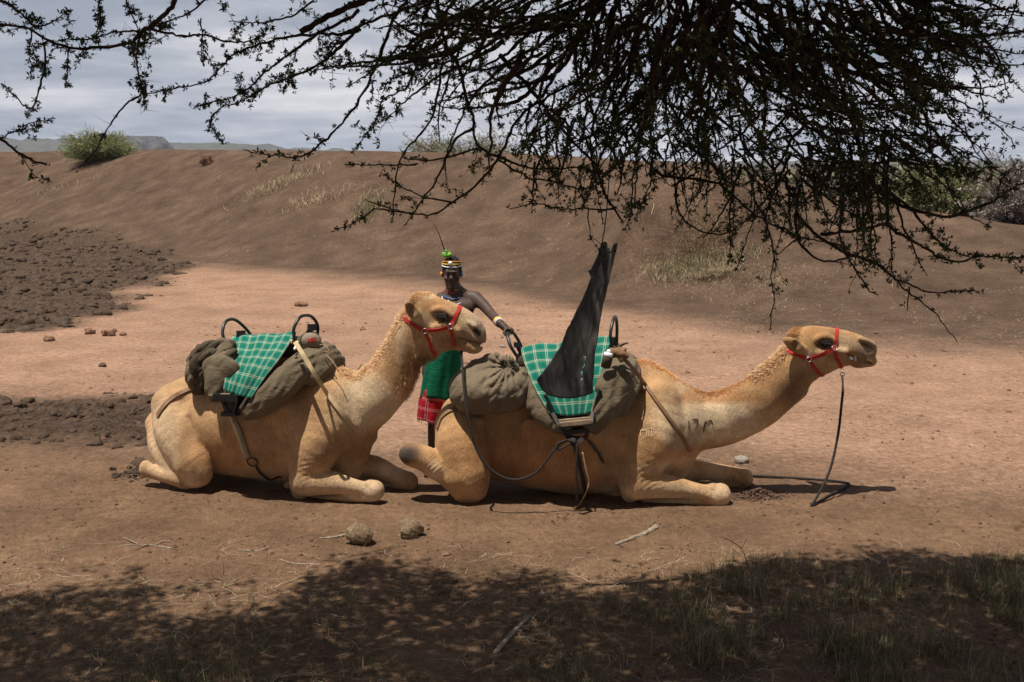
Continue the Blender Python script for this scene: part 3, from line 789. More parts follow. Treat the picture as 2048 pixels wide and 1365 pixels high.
def bvh_of(F, V, Q): return BVHTree.FromPolygons([Vector(v) for v in F.glob(V)], [tuple(int(i) for i in q) for q in Q])
def hairs(V, Q, C, sel, n, length, F, lean, name, parent, width=.0016, seed=1, lift=.5):
    """loose strands on the faces picked by weight sel (per vertex)"""
    r = np.random.default_rng(seed)
    w = sel[Q].mean(1); a = np.linalg.norm(np.cross(V[Q[:, 2]]-V[Q[:, 0]], V[Q[:, 3]]-V[Q[:, 1]]), axis=1)
    pr = w*a; pr = pr/pr.sum(); idx = r.choice(len(Q), n, p=pr)
    u, v = r.random((2, n, 1)); q = Q[idx]
    P = (V[q[:, 0]]*(1-u)+V[q[:, 1]]*u)*(1-v)+(V[q[:, 3]]*(1-u)+V[q[:, 2]]*u)*v
    N = vnormals(V, Q)[q[:, 0]]
    D = N*lift+np.asarray(lean)[None]*(1-lift)+r.normal(0, .28, (n, 3)); D /= np.linalg.norm(D, axis=1)[:, None]
    Ln = length*w[idx][:, None]*r.uniform(.5, 1.15, (n, 1))
    S = np.cross(D, r.normal(size=(n, 3))); S /= np.linalg.norm(S, axis=1)[:, None]
    mid = P+D*Ln*.55; tip = P+D*Ln*.85+np.array((0, 0, -.32))*Ln*.6+np.asarray(lean)[None]*Ln*.25
    B = P-N*.003
    X = np.stack([B-S*width, B+S*width, mid+S*width*.8, mid-S*width*.8, tip], 1).reshape(-1, 3)
    k = np.arange(n)[:, None]*5
    Qd = k+np.array([[0, 1, 2, 3]]); T = k+np.array([[3, 2, 4]])
    col = np.repeat(C[q[:, 0]]*r.uniform(1.0, 1.75, (n, 1)), 5, axis=0)
    return tag(link(name, new_mesh(name, X, [Qd, T], None, col, False), HAIR, parent), kind='stuff')

def make_camel(F, spec, lo, hi, marks, label, base, hair_spec, eye_px):
    V, Q = build_body(F, spec, lo, hi)
    C = blobs(V, F, base, marks)
    N = vnormals(V, Q)
    root = empty('camel', tuple(F.o), F.yaw); tag(root, label, 'camel', 'kneeling saddle camels')
    link('body', new_mesh('body', V, Q, None, C), COAT, root)
    for s in (-1, 1):
        e = F.L(*eye_px, s*.082); m = MB()
        a = np.linspace(0, math.pi, 9); b = np.linspace(0, 2*math.pi, 15)[:-1]
        S = np.array([(math.sin(i)*math.cos(j), math.cos(i), math.sin(i)*math.sin(j)) for i in a for j in b])*.022+e-np.array((0, s*.004, 0))
        n = 14; i = np.arange(8)[:, None]*n; j = np.arange(n)[None]; k = (j+1) % n
        m.add(S, np.stack([i+j, i+k, i+n+k, i+n+j], -1).reshape(-1, 4)); m.build('eye', EYE, root)
        ld = MB()                                        # heavy upper lid with lashes
        arc = np.array([e+np.array((math.cos(t)*.034, s*.020, .004+math.sin(t)*.020)) for t in np.linspace(R(165), R(5), 10)])
        ld.tube(arc, .010, 6); ld.tube(arc+np.array((.002, 0, .010)), .009, 6)
        for q in arc[2:]:
            for dd in (-.3, .2): ld.tube([q, q+np.array((.010+dd*.01, s*.022, -.006)), q+np.array((.016+dd*.02, s*.032, -.020))], [.0018, .0014, .0006], 4)
        ld.build('eyelid', LASH, root)
    hair_spec(V, Q, C, N, root)
    return root, V, Q, bvh_of(F, V, Q)

def hs1(V, Q, C, N, root):
    L = F1.L
    def along(pts, rad):
        P = spline([L(*p) for p in pts], 8); d = np.full(len(V), 9.)
        for p in P: d = np.minimum(d, np.sqrt((V[:, 0]-p[0])**2+((V[:, 1]-p[1])*1.0)**2+(V[:, 2]-p[2])**2))
        return sstep(rad, rad*.3, d)
    top = along([(690, 752), (735, 750), (768, 722), (795, 678), (815, 632)], .11)
    hairs(V, Q, C*.45+np.array(PALE)*.5, top, 5000, .058, F1, (-.45, 0, .1), 'mane', root, .0016, 1, .35)
    thr = along([(850, 712), (832, 745), (815, 775)], .16)
    hairs(V, Q, C*.85, thr, 2600, .035, F1, (.1, 0, -.9), 'throat_hair', root, .0014, 2, .25)
    hd = along([(822, 622), (838, 600), (850, 592)], .10)
    hairs(V, Q, C, hd, 3500, .026, F1, (-.5, 0, .2), 'poll_hair', root, .0013, 3, .5)
def hs2(V, Q, C, N, root):
    L = F2.L
    def along(pts, rad):
        P = spline([L(*p) for p in pts], 8); d = np.full(len(V), 9.)
        for p in P: d = np.minimum(d, np.sqrt((V[:, 0]-p[0])**2+(V[:, 1]-p[1])**2+(V[:, 2]-p[2])**2))
        return sstep(rad, rad*.3, d)
    top = along([(1330, 760), (1400, 792), (1450, 788), (1500, 768), (1545, 725), (1565, 700)], .085)
    hairs(V, Q, C*np.array((.95, .92, .85)), top, 4000, .030, F2, (-.5, 0, .05), 'mane', root, .0015, 4, .35)
    nape = along([(1520, 752), (1548, 722), (1566, 700)], .12)
    hairs(V, Q, C*.4+np.array(PALE)*.5, nape, 2600, .055, F2, (-.6, 0, -.05), 'nape_hair', root, .0015, 5, .3)
    hd = along([(1582, 690), (1590, 668)], .10)
    hairs(V, Q, C, hd, 2500, .024, F2, (-.6, 0, .1), 'poll_hair', root, .0013, 6, .5)
    hump = along([(1268, 722), (1300, 735), (1340, 762)], .10)
    hairs(V, Q, C*1.15, hump, 2500, .03, F2, (.3, 0, .2), 'hump_hair', root, .0013, 7, .4)

def bounds(F, x0, x1): 
    a = F.L(x0, 900)[0]; b = F.L(x1, 900)[0]; return (a, -.52, -.05), (b, .52, 1.72)
camel1, V1, Q1, BV1 = make_camel(F1, spec1, *bounds(F1, 262, 1000), marks1,
    'tan camel kneeling with its neck raised upright, emblem cushion on its saddle', TAN, hs1, (885, 637))
lo2, hi2 = bounds(F2, 770, 1775); hi2 = (hi2[0], hi2[1], 1.48)
camel2, V2, Q2, BV2 = make_camel(F2, spec2, lo2, hi2, marks2,
    'tan camel kneeling with its neck stretched forward, big tied sack on its rump', (.48, .272, .122), hs2, (1650, 690))
# ------------------------------------------------------------------ saddles, packs and tack
def canvas_mat(name, c, wr=1.0):
    t = NT(name); co = t.coord()
    n1 = t.noise(co, 5, 6, .65); n2 = t.noise(t.mapping(co, (1, 1, 1.6)), 9, 5, .6, 1.2); n3 = t.noise(co, 220, 2, .6)
    v = t.math('MULTIPLY', t.maprange(n1, .3, .7, .78, 1.2), t.maprange(n3, .3, .7, .88, 1.12))
    cm = t.n('ShaderNodeVectorMath', operation='SCALE'); t.put(cm.inputs[0], c); t.L.new(v, cm.inputs['Scale'])
    b = t.bump(n2, .45*wr, .03); b = t.bump(n3, .3, .003, b)
    return t.done(cm.outputs[0], .88, b, .2)
OLIVE = canvas_mat('olive_canvas', (.140, .106, .066)); OLIVE2 = canvas_mat('sack_canvas', (.165, .126, .080)); OLIVED = canvas_mat('dark_olive_canvas', (.070, .053, .034))
BEIGE = canvas_mat('beige_canvas', (.24, .19, .13), .5)
BLACK_STEEL = basic('black_steel', (.012, .012, .013), .38, .3, 14, .15, 60, spec=.5)
STEEL = basic('bare_steel', (.45, .44, .42), .35, .25, 20, .1, 90, metal=.9, spec=.5)
RED = basic('red_webbing', (.46, .028, .022), .6, .2, 30, .4, 400, .002)
WEB = basic('cream_webbing', (.48, .36, .19), .75, .25, 12, .4, 300, .002)
LEATHER = basic('brown_leather', (.20, .105, .05), .6, .3, 18, .4, 120, .003)
ROPE = basic('dark_rope', (.032, .026, .022), .85, .3, 40, .8, 200, .004)
CORD = basic('tan_cord', (.33, .21, .11), .85, .3, 40, .6, 200, .003)
WOOD = basic('worn_plank', (.30, .22, .15), .6, .3, 12, .4, 60, .004)
WHITEP = basic('white_plastic', (.82, .82, .82), .35, .05, 20, 0)
RUBBER = None
def plaid(name, base, dark, line, nu, nv, wide=.09, l2=.16, dk=.55):
    t = NT(name); sp = t.n('ShaderNodeSeparateXYZ'); t.L.new(t.coord('UV'), sp.inputs[0])
    def band(s, n):
        f = t.math('FRACT', t.math('MULTIPLY', s, n))
        a = t.math('LESS_THAN', f, wide); b = t.math('MULTIPLY', t.math('GREATER_THAN', f, l2), t.math('LESS_THAN', f, l2+wide))
        d = t.math('MULTIPLY', t.math('GREATER_THAN', f, .48), t.math('LESS_THAN', f, .80))
        return t.math('MAXIMUM', a, b), d
    lu, du = band(sp.outputs[0], nu); lv, dv = band(sp.outputs[1], nv)
    c = t.mix(t.math('MULTIPLY', t.math('ADD', du, dv), dk*.5), base, dark)
    c = t.mix(t.math('MULTIPLY', t.math('ADD', lu, lv), .50, clamp=True), c, line)
    co = t.coord(); n = t.noise(co, 6, 5, .6); n3 = t.noise(co, 260, 2, .6)
    cm = t.n('ShaderNodeVectorMath', operation='SCALE'); t.L.new(c, cm.inputs[0]); t.L.new(t.maprange(n, .3, .7, .85, 1.15), cm.inputs['Scale'])
    b = t.bump(t.noise(co, 11, 5, .6, 1), .45, .02); b = t.bump(n3, .25, .002, b)
    return t.done(cm.outputs[0], .9, b, .15)
PLAID1 = plaid('green_plaid', (.009, .165, .112), (.003, .085, .062), (.50, .45, .32), 7.2, 15, .065, .15)
PLAID2 = plaid('green_plaid_wide', (.009, .150, .100), (.003, .078, .056), (.52, .46, .33), 7.5, 13, .06, .14)

def cast(BV, px, py):
    d = Vector(ray(px, py)).normalized(); h = BV.ray_cast(Vector(CAMP), d)
    return h[0], h[1]
def surf_path(BV, pts, off=.006, step=.02, Yguess=8.0):
    P2 = resample(spline(np.asarray(pts, float), 10), 4.0); out = []; nn = []
    for x, y in P2:
        p, n = cast(BV, x, y)
        if p is None:
            q = BV.find_nearest(Vector(at_y(x, y, Yguess))); p, n = q[0], q[1]
        if n.dot(Vector(ray(x, y))) > 0: n = -n
        out.append(np.array(p)); nn.append(np.array(n))
    return smooth_path(np.array(out), np.array(nn), off)
def smooth_path(P, N, off, it=3):
    for _ in range(it):
        P[1:-1] = (P[:-2]+2*P[1:-1]+P[2:])/4; N[1:-1] = (N[:-2]+2*N[1:-1]+N[2:])/4
    N = N/np.linalg.norm(N, axis=1)[:, None]; return P+N*off, N
def loop_path(F, BV, pts, off=.007):
    """near-side pixel path on the head, continued round the far side"""
    P, N = surf_path(BV, pts, 0); A = F.loc(P); B = A[::-1]*np.array((1, -1, 1))
    Wp = F.glob(resample(np.concatenate([A, B]), .012)); o = []; nn = []
    for p in Wp:
        q = BV.find_nearest(Vector(p)); o.append(np.array(q[0])); nn.append(np.array(q[1]))
    return smooth_path(np.array(o), np.array(nn), off, 4)
def mirror_path(F, P, N):
    A = F.loc(P)*np.array((1, -1, 1)); Nl = np.stack([N@F.ex, -(N@F.ey), N[:, 2]], 1)
    return F.glob(A), Nl[:, :1]*F.ex+Nl[:, 1:2]*F.ey+Nl[:, 2:]*np.array((0, 0, 1.))
def ring_mesh(c, n, r, t, k=18):
    n = np.asarray(n)/np.linalg.norm(n); a = np.cross(n, (0.1, .2, 1)); a /= np.linalg.norm(a); b = np.cross(n, a)
    th = np.linspace(0, 2*math.pi, k+1)
    return tube(np.asarray(c)+r*(np.cos(th)[:, None]*a+np.sin(th)[:, None]*b), t, 6, False)
def make_halter(F, BV, A, B, crown, nose, chin, throat, label):
    pa, na = cast(BV, *A); o = Vector(F.glob(F.L(*A)))
    root = empty('halter', tuple(o)); tag(root, label, 'halter', 'red webbing halters')
    off = np.array(o)
    def strap(name, P, N, w=.026):
        m = MB(); v = ribbon(P, N, w, .005); m.add(v[0], v[1], None, v[3]); return m.build(name, RED, root, False, off)
    strap('crown_strap', *loop_path(F, BV, [A]+crown))
    strap('nose_band', *loop_path(F, BV, [B]+nose))
    strap('chin_strap', *loop_path(F, BV, [B]+chin), w=.022)
    strap('throat_strap', *loop_path(F, BV, [A]+throat), w=.022)
    P, N = surf_path(BV, [A, ((A[0]+B[0])/2, (A[1]+B[1])/2+1), B], .007); strap('cheek_strap', P, N, .028)
    P2, N2 = mirror_path(F, P, N); strap('cheek_strap', P2, N2, .028)
    for q in (A, B):
        p, n = surf_path(BV, [q, (q[0]+6, q[1])], .011)
        for pp, nn in ((p[:1], n[:1]), mirror_path(F, p[:1], n[:1])):
            m = MB(); m.add(*ring_mesh(pp[0], nn[0], .019, .0035)); m.build('ring', STEEL, root, True, off)
    return root
make_halter(F1, BV1, (850, 662), (901, 654), [(832, 653), (816, 642), (808, 634)], [(910, 634), (919, 619), (924, 613)], [(904, 668), (907, 682), (908, 692)], [(856, 676), (862, 692), (866, 706)],
            'red webbing halter on the camel with the upright neck')
make_halter(F2, BV2, (1617, 719), (1668, 698), [(1598, 711), (1577, 702), (1566, 694)], [(1671, 678), (1673, 662), (1674, 656)], [(1673, 715), (1680, 730), (1683, 738)], [(1627, 734), (1640, 748), (1648, 755)],
            'red webbing halter on the camel with the outstretched neck')

def field_obj(name, f, mat, parent, off, sm=2):
    V, Q = f.mesh(sm); return link(name, new_mesh(name, V-np.asarray(off), Q), mat, parent)
def cloth(name, rows, mat, parent=None, nu=60, nv=70, wr=.010, seed=1, thick=.006, off=(0, 0, 0), uvs=(1, 1)):
    V, Q, uv = patch(rows, nu, nv); N = vnormals(V, Q)
    d = wr*(fbm(uv[:, 0]*3.2+uv[:, 1]*2, uv[:, 1]*3.5, 4, seed)+.5*np.sin(uv[:, 0]*19+3*fbm(uv[:, 0]*2, uv[:, 1]*3, 2, seed+1)))
    V = V+N*d[:, None]
    o = link(name, new_mesh(name, V-np.asarray(off), Q, uv*np.asarray(uvs)), mat, parent)
    m = o.modifiers.new('thickness', 'SOLIDIFY'); m.thickness = thick; m.offset = 0; return o
def canvas_folds(seed, amp=.008, fr=9):
    # long slanting creases rather than round dents
    return lambda X, Y, Z: .6*amp*noise3(X*fr*.6, Y*fr*.6, Z*fr*.6, seed)-1.5*amp*(1-np.abs(noise3((X+Z)*fr*.35, Y*fr*.4, (X-Z)*fr*1.3, seed+7))*2.2).clip(0, 1)**3*-1+amp*.18*noise3(X*30, Y*30, Z*30, seed+3)
def tpts(F, lst): return [F.L(*p) for p in lst]

def place(root, F):
    root.location = tuple(F.o); root.rotation_euler = (0, 0, F.yaw)
# ---- saddle of camel 1
def saddle1():
    F = F1; L = F.L; p = PXM
    S = empty('camel_saddle'); place(S, F)
    tag(S, 'padded saddle with emblem cushion and tall hoops, cream breast strap', 'saddle', 'camel saddles with steel hoops')
    lo = L(430, 900)[0]-.1; hi = L(690, 900)[0]+.1
    f = Field((lo, -.62, .45), (hi, .62, 1.45), .012)
    for s in (-1, 1):
        q = lambda x, y, o: L(x, y, -o)*np.array((1, 1 if s < 0 else -1, 1))
        f.chain([q(642, 712, 0), q(618, 726, .16), q(585, 752, .30), q(545, 790, .40), q(500, 822, .43)], np.array((26, 29, 31, 30, 21))*p, .02, .8)
        f.chain([q(655, 722, 0), q(640, 738, .15), q(620, 755, .24)], np.array((22, 22, 20))*p, .03, .8)
    cr = L(560, 765, -.40); dr = L(600, 720, 0)-L(510, 815, 0); dr = dr/np.linalg.norm(dr)
    base = canvas_folds(3, .009, 7)
    def fold(X, Y, Z):
        t = (X-cr[0])*dr[0]+(Z-cr[2])*dr[2]; u = (X-cr[0])*dr[2]-(Z-cr[2])*dr[0]
        return base(X, Y, Z)+.006*np.sin(u*95+3*np.sin(t*14))*np.exp(-(u/.1)**2)
    f.near_disp(fold); field_obj('front_pad', f, OLIVE, S, (0, 0, 0))
    f = Field((L(420, 900)[0]-.1, -.62, .45), (L(540, 900)[0], .62, 1.4), .012)
    for s in (-1, 1):
        q = lambda x, y, o: L(x, y, -o)*np.array((1, 1 if s < 0 else -1, 1))
        f.chain([q(490, 715, 0), q(480, 745, .28), q(468, 790, .40), q(462, 815, .42)], np.array((26, 26, 24, 18))*p, .02, .8)
    f.near_disp(canvas_folds(5, .008, 8)); field_obj('rear_pad', f, OLIVED, S, (0, 0, 0))
    # seat board under the cloth
    f = Field((L(440, 900)[0], -.4, .8), (L(640, 900)[0], .4, 1.5), .014)
    f.chain([L(480, 700), L(530, 702), L(600, 696)], np.array((24, 22, 24))*p, .02, 1.2); field_obj('seat', f, OLIVED, S, (0, 0, 0))
    for pts in ([(593, 692, -.17), (587, 662, -.17), (598, 637, -.10), (612, 631, .0), (626, 636, .10), (636, 656, .17), (630, 690, .17)],
                [(463, 702, -.17), (446, 672, -.17), (450, 646, -.10), (466, 639, .0), (484, 650, .10), (502, 672, .17), (508, 700, .17)]):
        m = MB(); m.tube(spline(tpts(F, pts), 9), .0125, 10); m.build('hoop', BLACK_STEEL, S)
    for a, b in (((606, 690), (624, 655)), ((470, 700), (482, 668))):
        m = MB()
        for s in (-.045, .045): m.add(*bar(L(*a, s), L(*b, s), .03, .07, (0, 1, 0)))
        m.add(*bar(L(*b, -.075), L(*b, .075), .07, .05)); m.build('pommel_post', BLACK_STEEL, S, False)
    f = Field((L(590, 700)[0], -.25, .9), (L(660, 700)[0], .15, 1.5), .008)
    f.ell(L(621, 682, -.06), (.085, .085, .072), .02); f.ell(L(621, 694, -.05), (.08, .08, .05), .02)
    f.near_disp(canvas_folds(9, .003, 14)); cu = field_obj('pommel_cushion', f, BEIGE, S, (0, 0, 0))
    # red camel emblem sewn on the cushion
    shape = [(0, 3), (.6, 4.2), (1.4, 4.6), (2.0, 3.9), (2.6, 3.6), (3.2, 4.6), (3.9, 5.4), (4.5, 4.6), (5.2, 4.1), (6.0, 4.3), (6.5, 5.6), (7.4, 5.9), (7.5, 5.4), (7.0, 5.1), (6.8, 3.6), (6.2, 2.9), (5.9, 2.4), (6.2, .2), (5.7, .2), (5.3, 2.2), (3.2, 2.3), (2.6, 2.0), (2.8, .2), (2.3, .2), (1.9, 1.9), (1.4, 2.4), (1.0, .2), (.5, .2), (.7, 2.6)]
    c = L(622, 680, -.150); k = .0088; V = []; bv = BVHTree.FromPolygons([Vector(v.co) for v in cu.data.vertices], [tuple(q.vertices) for q in cu.data.polygons])
    for x, y in shape:
        q = np.array((c[0]+(x-3.7)*k, -.3, c[2]+(y-3.4)*k)); h = bv.ray_cast(Vector(q), Vector((0, 1, 0)))
        V.append(np.array(h[0])-np.array((0, .009, 0)) if h[0] is not None else q+np.array((0, .16, 0)))
    me = bpy.data.meshes.new('emblem'); me.from_pydata([tuple(v) for v in V], [], [list(range(len(V)))])
    link('emblem', me, RED, cu)
    # foot frame of flat steel
    for s in (-1, 1):
        m = MB()
        q = lambda x, y, o: L(x, y, -o)*np.array((1, 1 if s < 0 else -1, 1))
        m.add(*bar(q(432, 792, .47), q(481, 796, .47), .10, .05)); m.add(*bar(q(445, 800, .47), q(458, 826, .46), .05, .022)); m.add(*bar(q(478, 800, .47), q(470, 826, .46), .05, .022))
        m.add(*bar(q(446, 827, .46), q(476, 828, .46), .08, .03)); m.add(*bar(q(475, 826, .46), q(506, 778, .44), .025, .018))
        m.build('foot_frame', BLACK_STEEL, S, False)
    for a, b in (((480, 817, -.48), (497, 790, -.475)), ((589, 700, -.26), (596, 684, -.20))): m = MB(); m.add(*bar(L(*a), L(*b), .012, .016)); m.build('steel_rod', STEEL, S, False)
    # straps in the camel's axes
    def webbing(name, P, N, w, mat, th=.005):
        v = ribbon(P, N, w, th); b = MB(); b.add(F.loc(v[0]), v[1], None, v[3]); return b.build(name, mat, S, False)
    P, N = surf_path(BV1, [(652, 784), (668, 808), (686, 832), (704, 853), (716, 862)], .012)
    st = F.glob(np.array(tpts(F, [(590, 684, -.34), (604, 706, -.44), (624, 740, -.47), (640, 766, -.44)]))); N0 = np.tile(-F.ey*.8+np.array((0, 0, .6)), (4, 1))
    P = np.concatenate([st, P]); N = np.concatenate([N0, N]); P = resample(P, .02); N = resample_idx(N, len(P)); P, N = smooth_path(P, N, 0, 3)
    webbing('breast_strap', P, N, .032, WEB)
    P2, N2 = mirror_path(F, P[22:], N[22:]); webbing('breast_strap', P2, N2, .032, WEB)
    P, N = surf_path(BV1, [(464, 838), (476, 868), (488, 900), (494, 912)], .012); P[0] = F.glob(L(458, 828, -.49)); webbing('girth_strap', P, N, .030, WEB)
    P, N = surf_path(BV1, [(470, 838), (482, 865), (492, 898), (498, 912)], .020); P[0] = F.glob(L(464, 828, -.49)); webbing('girth_strap', P, N, .026, BEIGE)
    P, N = surf_path(BV1, [(514, 932), (521, 945), (545, 962), (560, 968)], .010); webbing('girth_strap', P, N, .02, ROPE)
    P, N = surf_path(BV1, [(506, 922), (510, 924)], .016)
    m = MB(); V, Qd, _ = ring_mesh(P[0], N[0], .040, .006); m.add(F.loc(V), Qd); m.build('girth_ring', BLACK_STEEL, S)
    P, N = surf_path(BV1, [(392, 775), (360, 788), (335, 805), (316, 832)], .010); webbing('crupper_strap', P, N, .034, LEATHER, .010)
    f = Field((L(570, 700)[0], -.5, .9), (L(620, 700)[0], -.1, 1.4), .006)
    f.chain(tpts(F, [(583, 683, -.30), (592, 687, -.31), (600, 684, -.30)]), np.array((4, 5, 4))*p, .01); f.chain(tpts(F, [(590, 680, -.31), (593, 692, -.31)]), np.array((4, 4))*p, .01)
    field_obj('strap_knot', f, WEB, S, (0, 0, 0), 1)
    m = MB(); m.tube(spline(tpts(F, [(640, 690, -.1), (652, 692, -.14), (657, 703, -.16), (645, 703, -.17)]), 8), .004, 6)
    m.tube(spline(tpts(F, [(648, 708, -.16), (664, 722, -.2), (678, 744, -.22)]), 8), .005, 6); m.build('pad_tie', CORD, S)
def resample_idx(N, n):
    s = np.linspace(0, len(N)-1, n); return np.stack([np.interp(s, np.arange(len(N)), N[:, k]) for k in range(3)], 1)
saddle1()
def pack1():
    F = F1; L = F.L; p = PXM
    T = empty('saddle_pack'); place(T, F); tag(T, 'olive canvas pack with crumpled rolled top behind the saddle with the emblem cushion', 'pack')
    f = Field((L(365, 900)[0], -.62, .6), (L(590, 900)[0], .5, 1.5), .0105)
    f.chain(tpts(F, [(448, 705, -.20), (440, 745, -.36), (432, 782, -.42)]), np.array((30, 30, 24))*p, .02, .7)
    f.chain(tpts(F, [(430, 740, -.38), (452, 742, -.40)]), np.array((30, 30))*p, .03, .4)
    f.ell(L(412, 745, -.10), (28*p, .26, 45*p), .04); f.ell(L(420, 715, 0), (34*p, .28, 26*p), .04)
    f.near_disp(canvas_folds(21, .014, 6)); field_obj('pack_body', f, OLIVE, T, (0, 0, 0))
    f = Field((L(355, 900)[0], -.62, .6), (L(590, 900)[0], .5, 1.5), .0095)
    f.chain(tpts(F, [(396, 768, -.28), (393, 735, -.30), (398, 705, -.28), (425, 692, -.26), (462, 690, -.20)]), np.array((13, 15, 14, 13, 11))*p, .012, 1)
    f.chain(tpts(F, [(400, 772, -.30), (412, 745, -.33), (440, 722, -.34), (470, 706, -.28)]), np.array((10, 12, 12, 9))*p, .012, 1)
    f.chain(tpts(F, [(405, 720, -.31), (425, 706, -.32), (450, 702, -.28)]), np.array((8, 9, 7))*p, .012, 1)
    f.chain(tpts(F, [(388, 775, -.24), (394, 782, -.26), (402, 780, -.28)]), np.array((10, 11, 9))*p, .012, 1)
    f.near_disp(canvas_folds(25, .013, 10)); field_obj('rolled_top', f, OLIVED, T, (0, 0, 0))
    m = MB(); m.add(*bar(L(418, 791, -.50), L(462, 788, -.50), .03, .01)); m.build('bottom_trim', BEIGE, T, False)
pack1()
def cloths():
    F = F1; L = F.L
    R1 = lambda lst: [L(*q) for q in lst]
    o = cloth('plaid_cloth', [R1(x) for x in (
        [(480, 750, .38), (530, 752, .40), (572, 738, .38)], [(474, 700, .20), (530, 698, .20), (586, 690, .20)],
        [(466, 671, -.02), (526, 668, -.02), (592, 664, -.02)], [(460, 700, -.20), (516, 700, -.22), (574, 694, -.22)],
        [(453, 742, -.40), (496, 745, -.42), (540, 742, -.40)], [(447, 780, -.49), (475, 791, -.50), (503, 797, -.49)])], PLAID1, wr=.011, seed=3)
    place(o, F); tag(o, 'green and cream checked cloth over the saddle with the emblem cushion', 'cloth', 'checked saddle cloths')
    F = F2; L = F.L
    o = cloth('plaid_cloth', [R1(x) for x in (
        [(1075, 770, .38), (1135, 772, .40), (1195, 760, .38)], [(1050, 722, .20), (1128, 718, .20), (1214, 706, .20)],
        [(1041, 694, -.02), (1120, 685, -.02), (1222, 672, -.02)], [(1050, 730, -.22), (1130, 728, -.25), (1214, 714, -.22)],
        [(1072, 782, -.40), (1132, 782, -.43), (1202, 772, -.40)], [(1099, 828, -.50), (1140, 832, -.51), (1186, 826, -.50)])], PLAID2, wr=.010, seed=8)
    place(o, F); tag(o, 'green and cream checked cloth behind the hanging black sheet', 'cloth', 'checked saddle cloths')
cloths()
def saddle2():
    F = F2; L = F.L; p = PXM
    S = empty('camel_saddle'); place(S, F)
    tag(S, 'padded saddle with plank foot tray and brown leather breast strap', 'saddle', 'camel saddles with steel hoops')
    f = Field((L(1130, 900)[0]-.1, -.66, .4), (L(1310, 900)[0], .66, 1.4), .0115)
    for s in (-1, 1):
        q = lambda x, y, o: L(x, y, -o)*np.array((1, 1 if s < 0 else -1, 1))
        f.chain([q(1258, 742, 0), q(1250, 748, .18), q(1236, 766, .34), q(1212, 812, .44), q(1184, 852, .47)], np.array((26, 29, 31, 28, 18))*p, .02, .75)
        f.chain([q(1232, 735, .18), q(1222, 760, .36), q(1206, 775, .42)], np.array((20, 24, 18))*p, .03, .8)
        f.chain([q(1268, 735, .1), q(1268, 770, .30), q(1240, 820, .40)], np.array((14, 14, 16))*p, .03, .8)
    base = canvas_folds(33, .009, 7); cr = L(1225, 790, -.45); dr = L(1245, 740)-L(1190, 850); dr = dr/np.linalg.norm(dr)
    def fold(X, Y, Z):
        t = (X-cr[0])*dr[0]+(Z-cr[2])*dr[2]; u = (X-cr[0])*dr[2]-(Z-cr[2])*dr[0]
        return base(X, Y, Z)+.006*np.sin(u*80+2.5*np.sin(t*15))*np.exp(-(u/.12)**2)
    f.near_disp(fold); field_obj('front_pad', f, OLIVE, S, (0, 0, 0))
    f = Field((L(1020, 900)[0]-.1, -.66, .4), (L(1180, 900)[0], .66, 1.4), .0115)
    for s in (-1, 1):
        q = lambda x, y, o: L(x, y, -o)*np.array((1, 1 if s < 0 else -1, 1))
        f.chain([q(1050, 745, 0), q(1054, 770, .25), q(1075, 815, .40), q(1108, 846, .45), q(1136, 862, .46)], np.array((20, 21, 21, 19, 14))*p, .02, .75)
    f.near_disp(canvas_folds(36, .008, 8)); field_obj('rear_pad', f, OLIVE, S, (0, 0, 0))
    f = Field((L(1020, 900)[0], -.4, .7), (L(1260, 900)[0], .4, 1.4), .014)
    f.chain([L(1055, 722), L(1130, 714), L(1220, 704)], np.array((24, 22, 24))*p, .02, 1.2); field_obj('seat', f, OLIVED, S, (0, 0, 0))
    for pts in ([(1224, 695, -.17), (1221, 668, -.17), (1226, 642, -.10), (1230, 634, .0), (1233, 642, .10), (1234, 665, .17), (1231, 695, .17)],
                [(1036, 716, -.17), (1022, 694, -.17), (1015, 672, -.10), (1019, 664, .0), (1028, 668, .10), (1040, 688, .17), (1048, 712, .17)]):
        m = MB(); m.tube(spline(tpts(F, pts), 9), .0125, 10); m.build('hoop', BLACK_STEEL, S)
    for a, b in (((1216, 705), (1230, 680)), ((1050, 720), (1034, 690))):
        m = MB()
        for s in (-.045, .045): m.add(*bar(L(*a, s), L(*b, s), .03, .05, (0, 1, 0)))
        m.add(*bar(L(*b, -.075), L(*b, .075), .05, .04)); m.build('pommel_post', BLACK_STEEL, S, False)
    for s in (-1, 1):
        q = lambda x, y, o: L(x, y, -o)*np.array((1, 1 if s < 0 else -1, 1))
        m = MB(); m.add(*bar(q(1114, 850, .535), q(1184, 843, .535), .022, .030)); m.build('foot_plank', WOOD, S, False); m = MB(); m.add(*bar(q(1116, 838, .45), q(1182, 832, .45), .16, .016)); m.build('foot_plank', WOOD, S, False)
        for a, b in (((1105, 826), (1118, 850)), ((1186, 824), (1184, 844))): m = MB(); m.add(*bar(q(*a, .53), q(*b, .55), .018, .02)); m.build('tray_bracket', STEEL, S, False)
        m = MB()
        for a, b in (((1122, 852), (1136, 878)), ((1180, 846), (1172, 876)), ((1132, 876), (1176, 876)), ((1122, 853), (1090, 790)), ((1180, 847), (1200, 780))): m.add(*bar(q(*a, .50), q(*b, .49), .035, .022))
        m.add(*bar(q(1130, 864, .47), q(1178, 858, .47), .1, .03)); m.build('foot_frame', BLACK_STEEL, S, False)
    m = MB(); m.add(*bar(L(1156, 884, -.505), L(1166, 876, -.505), .025, .03)); m.build('frame_end', STEEL, S, False)
    def webbing(name, P, N, w, mat, th=.006):
        v = ribbon(P, N, w, th); b = MB(); b.add(F.loc(v[0]), v[1], None, v[3]); return b.build(name, mat, S, False)
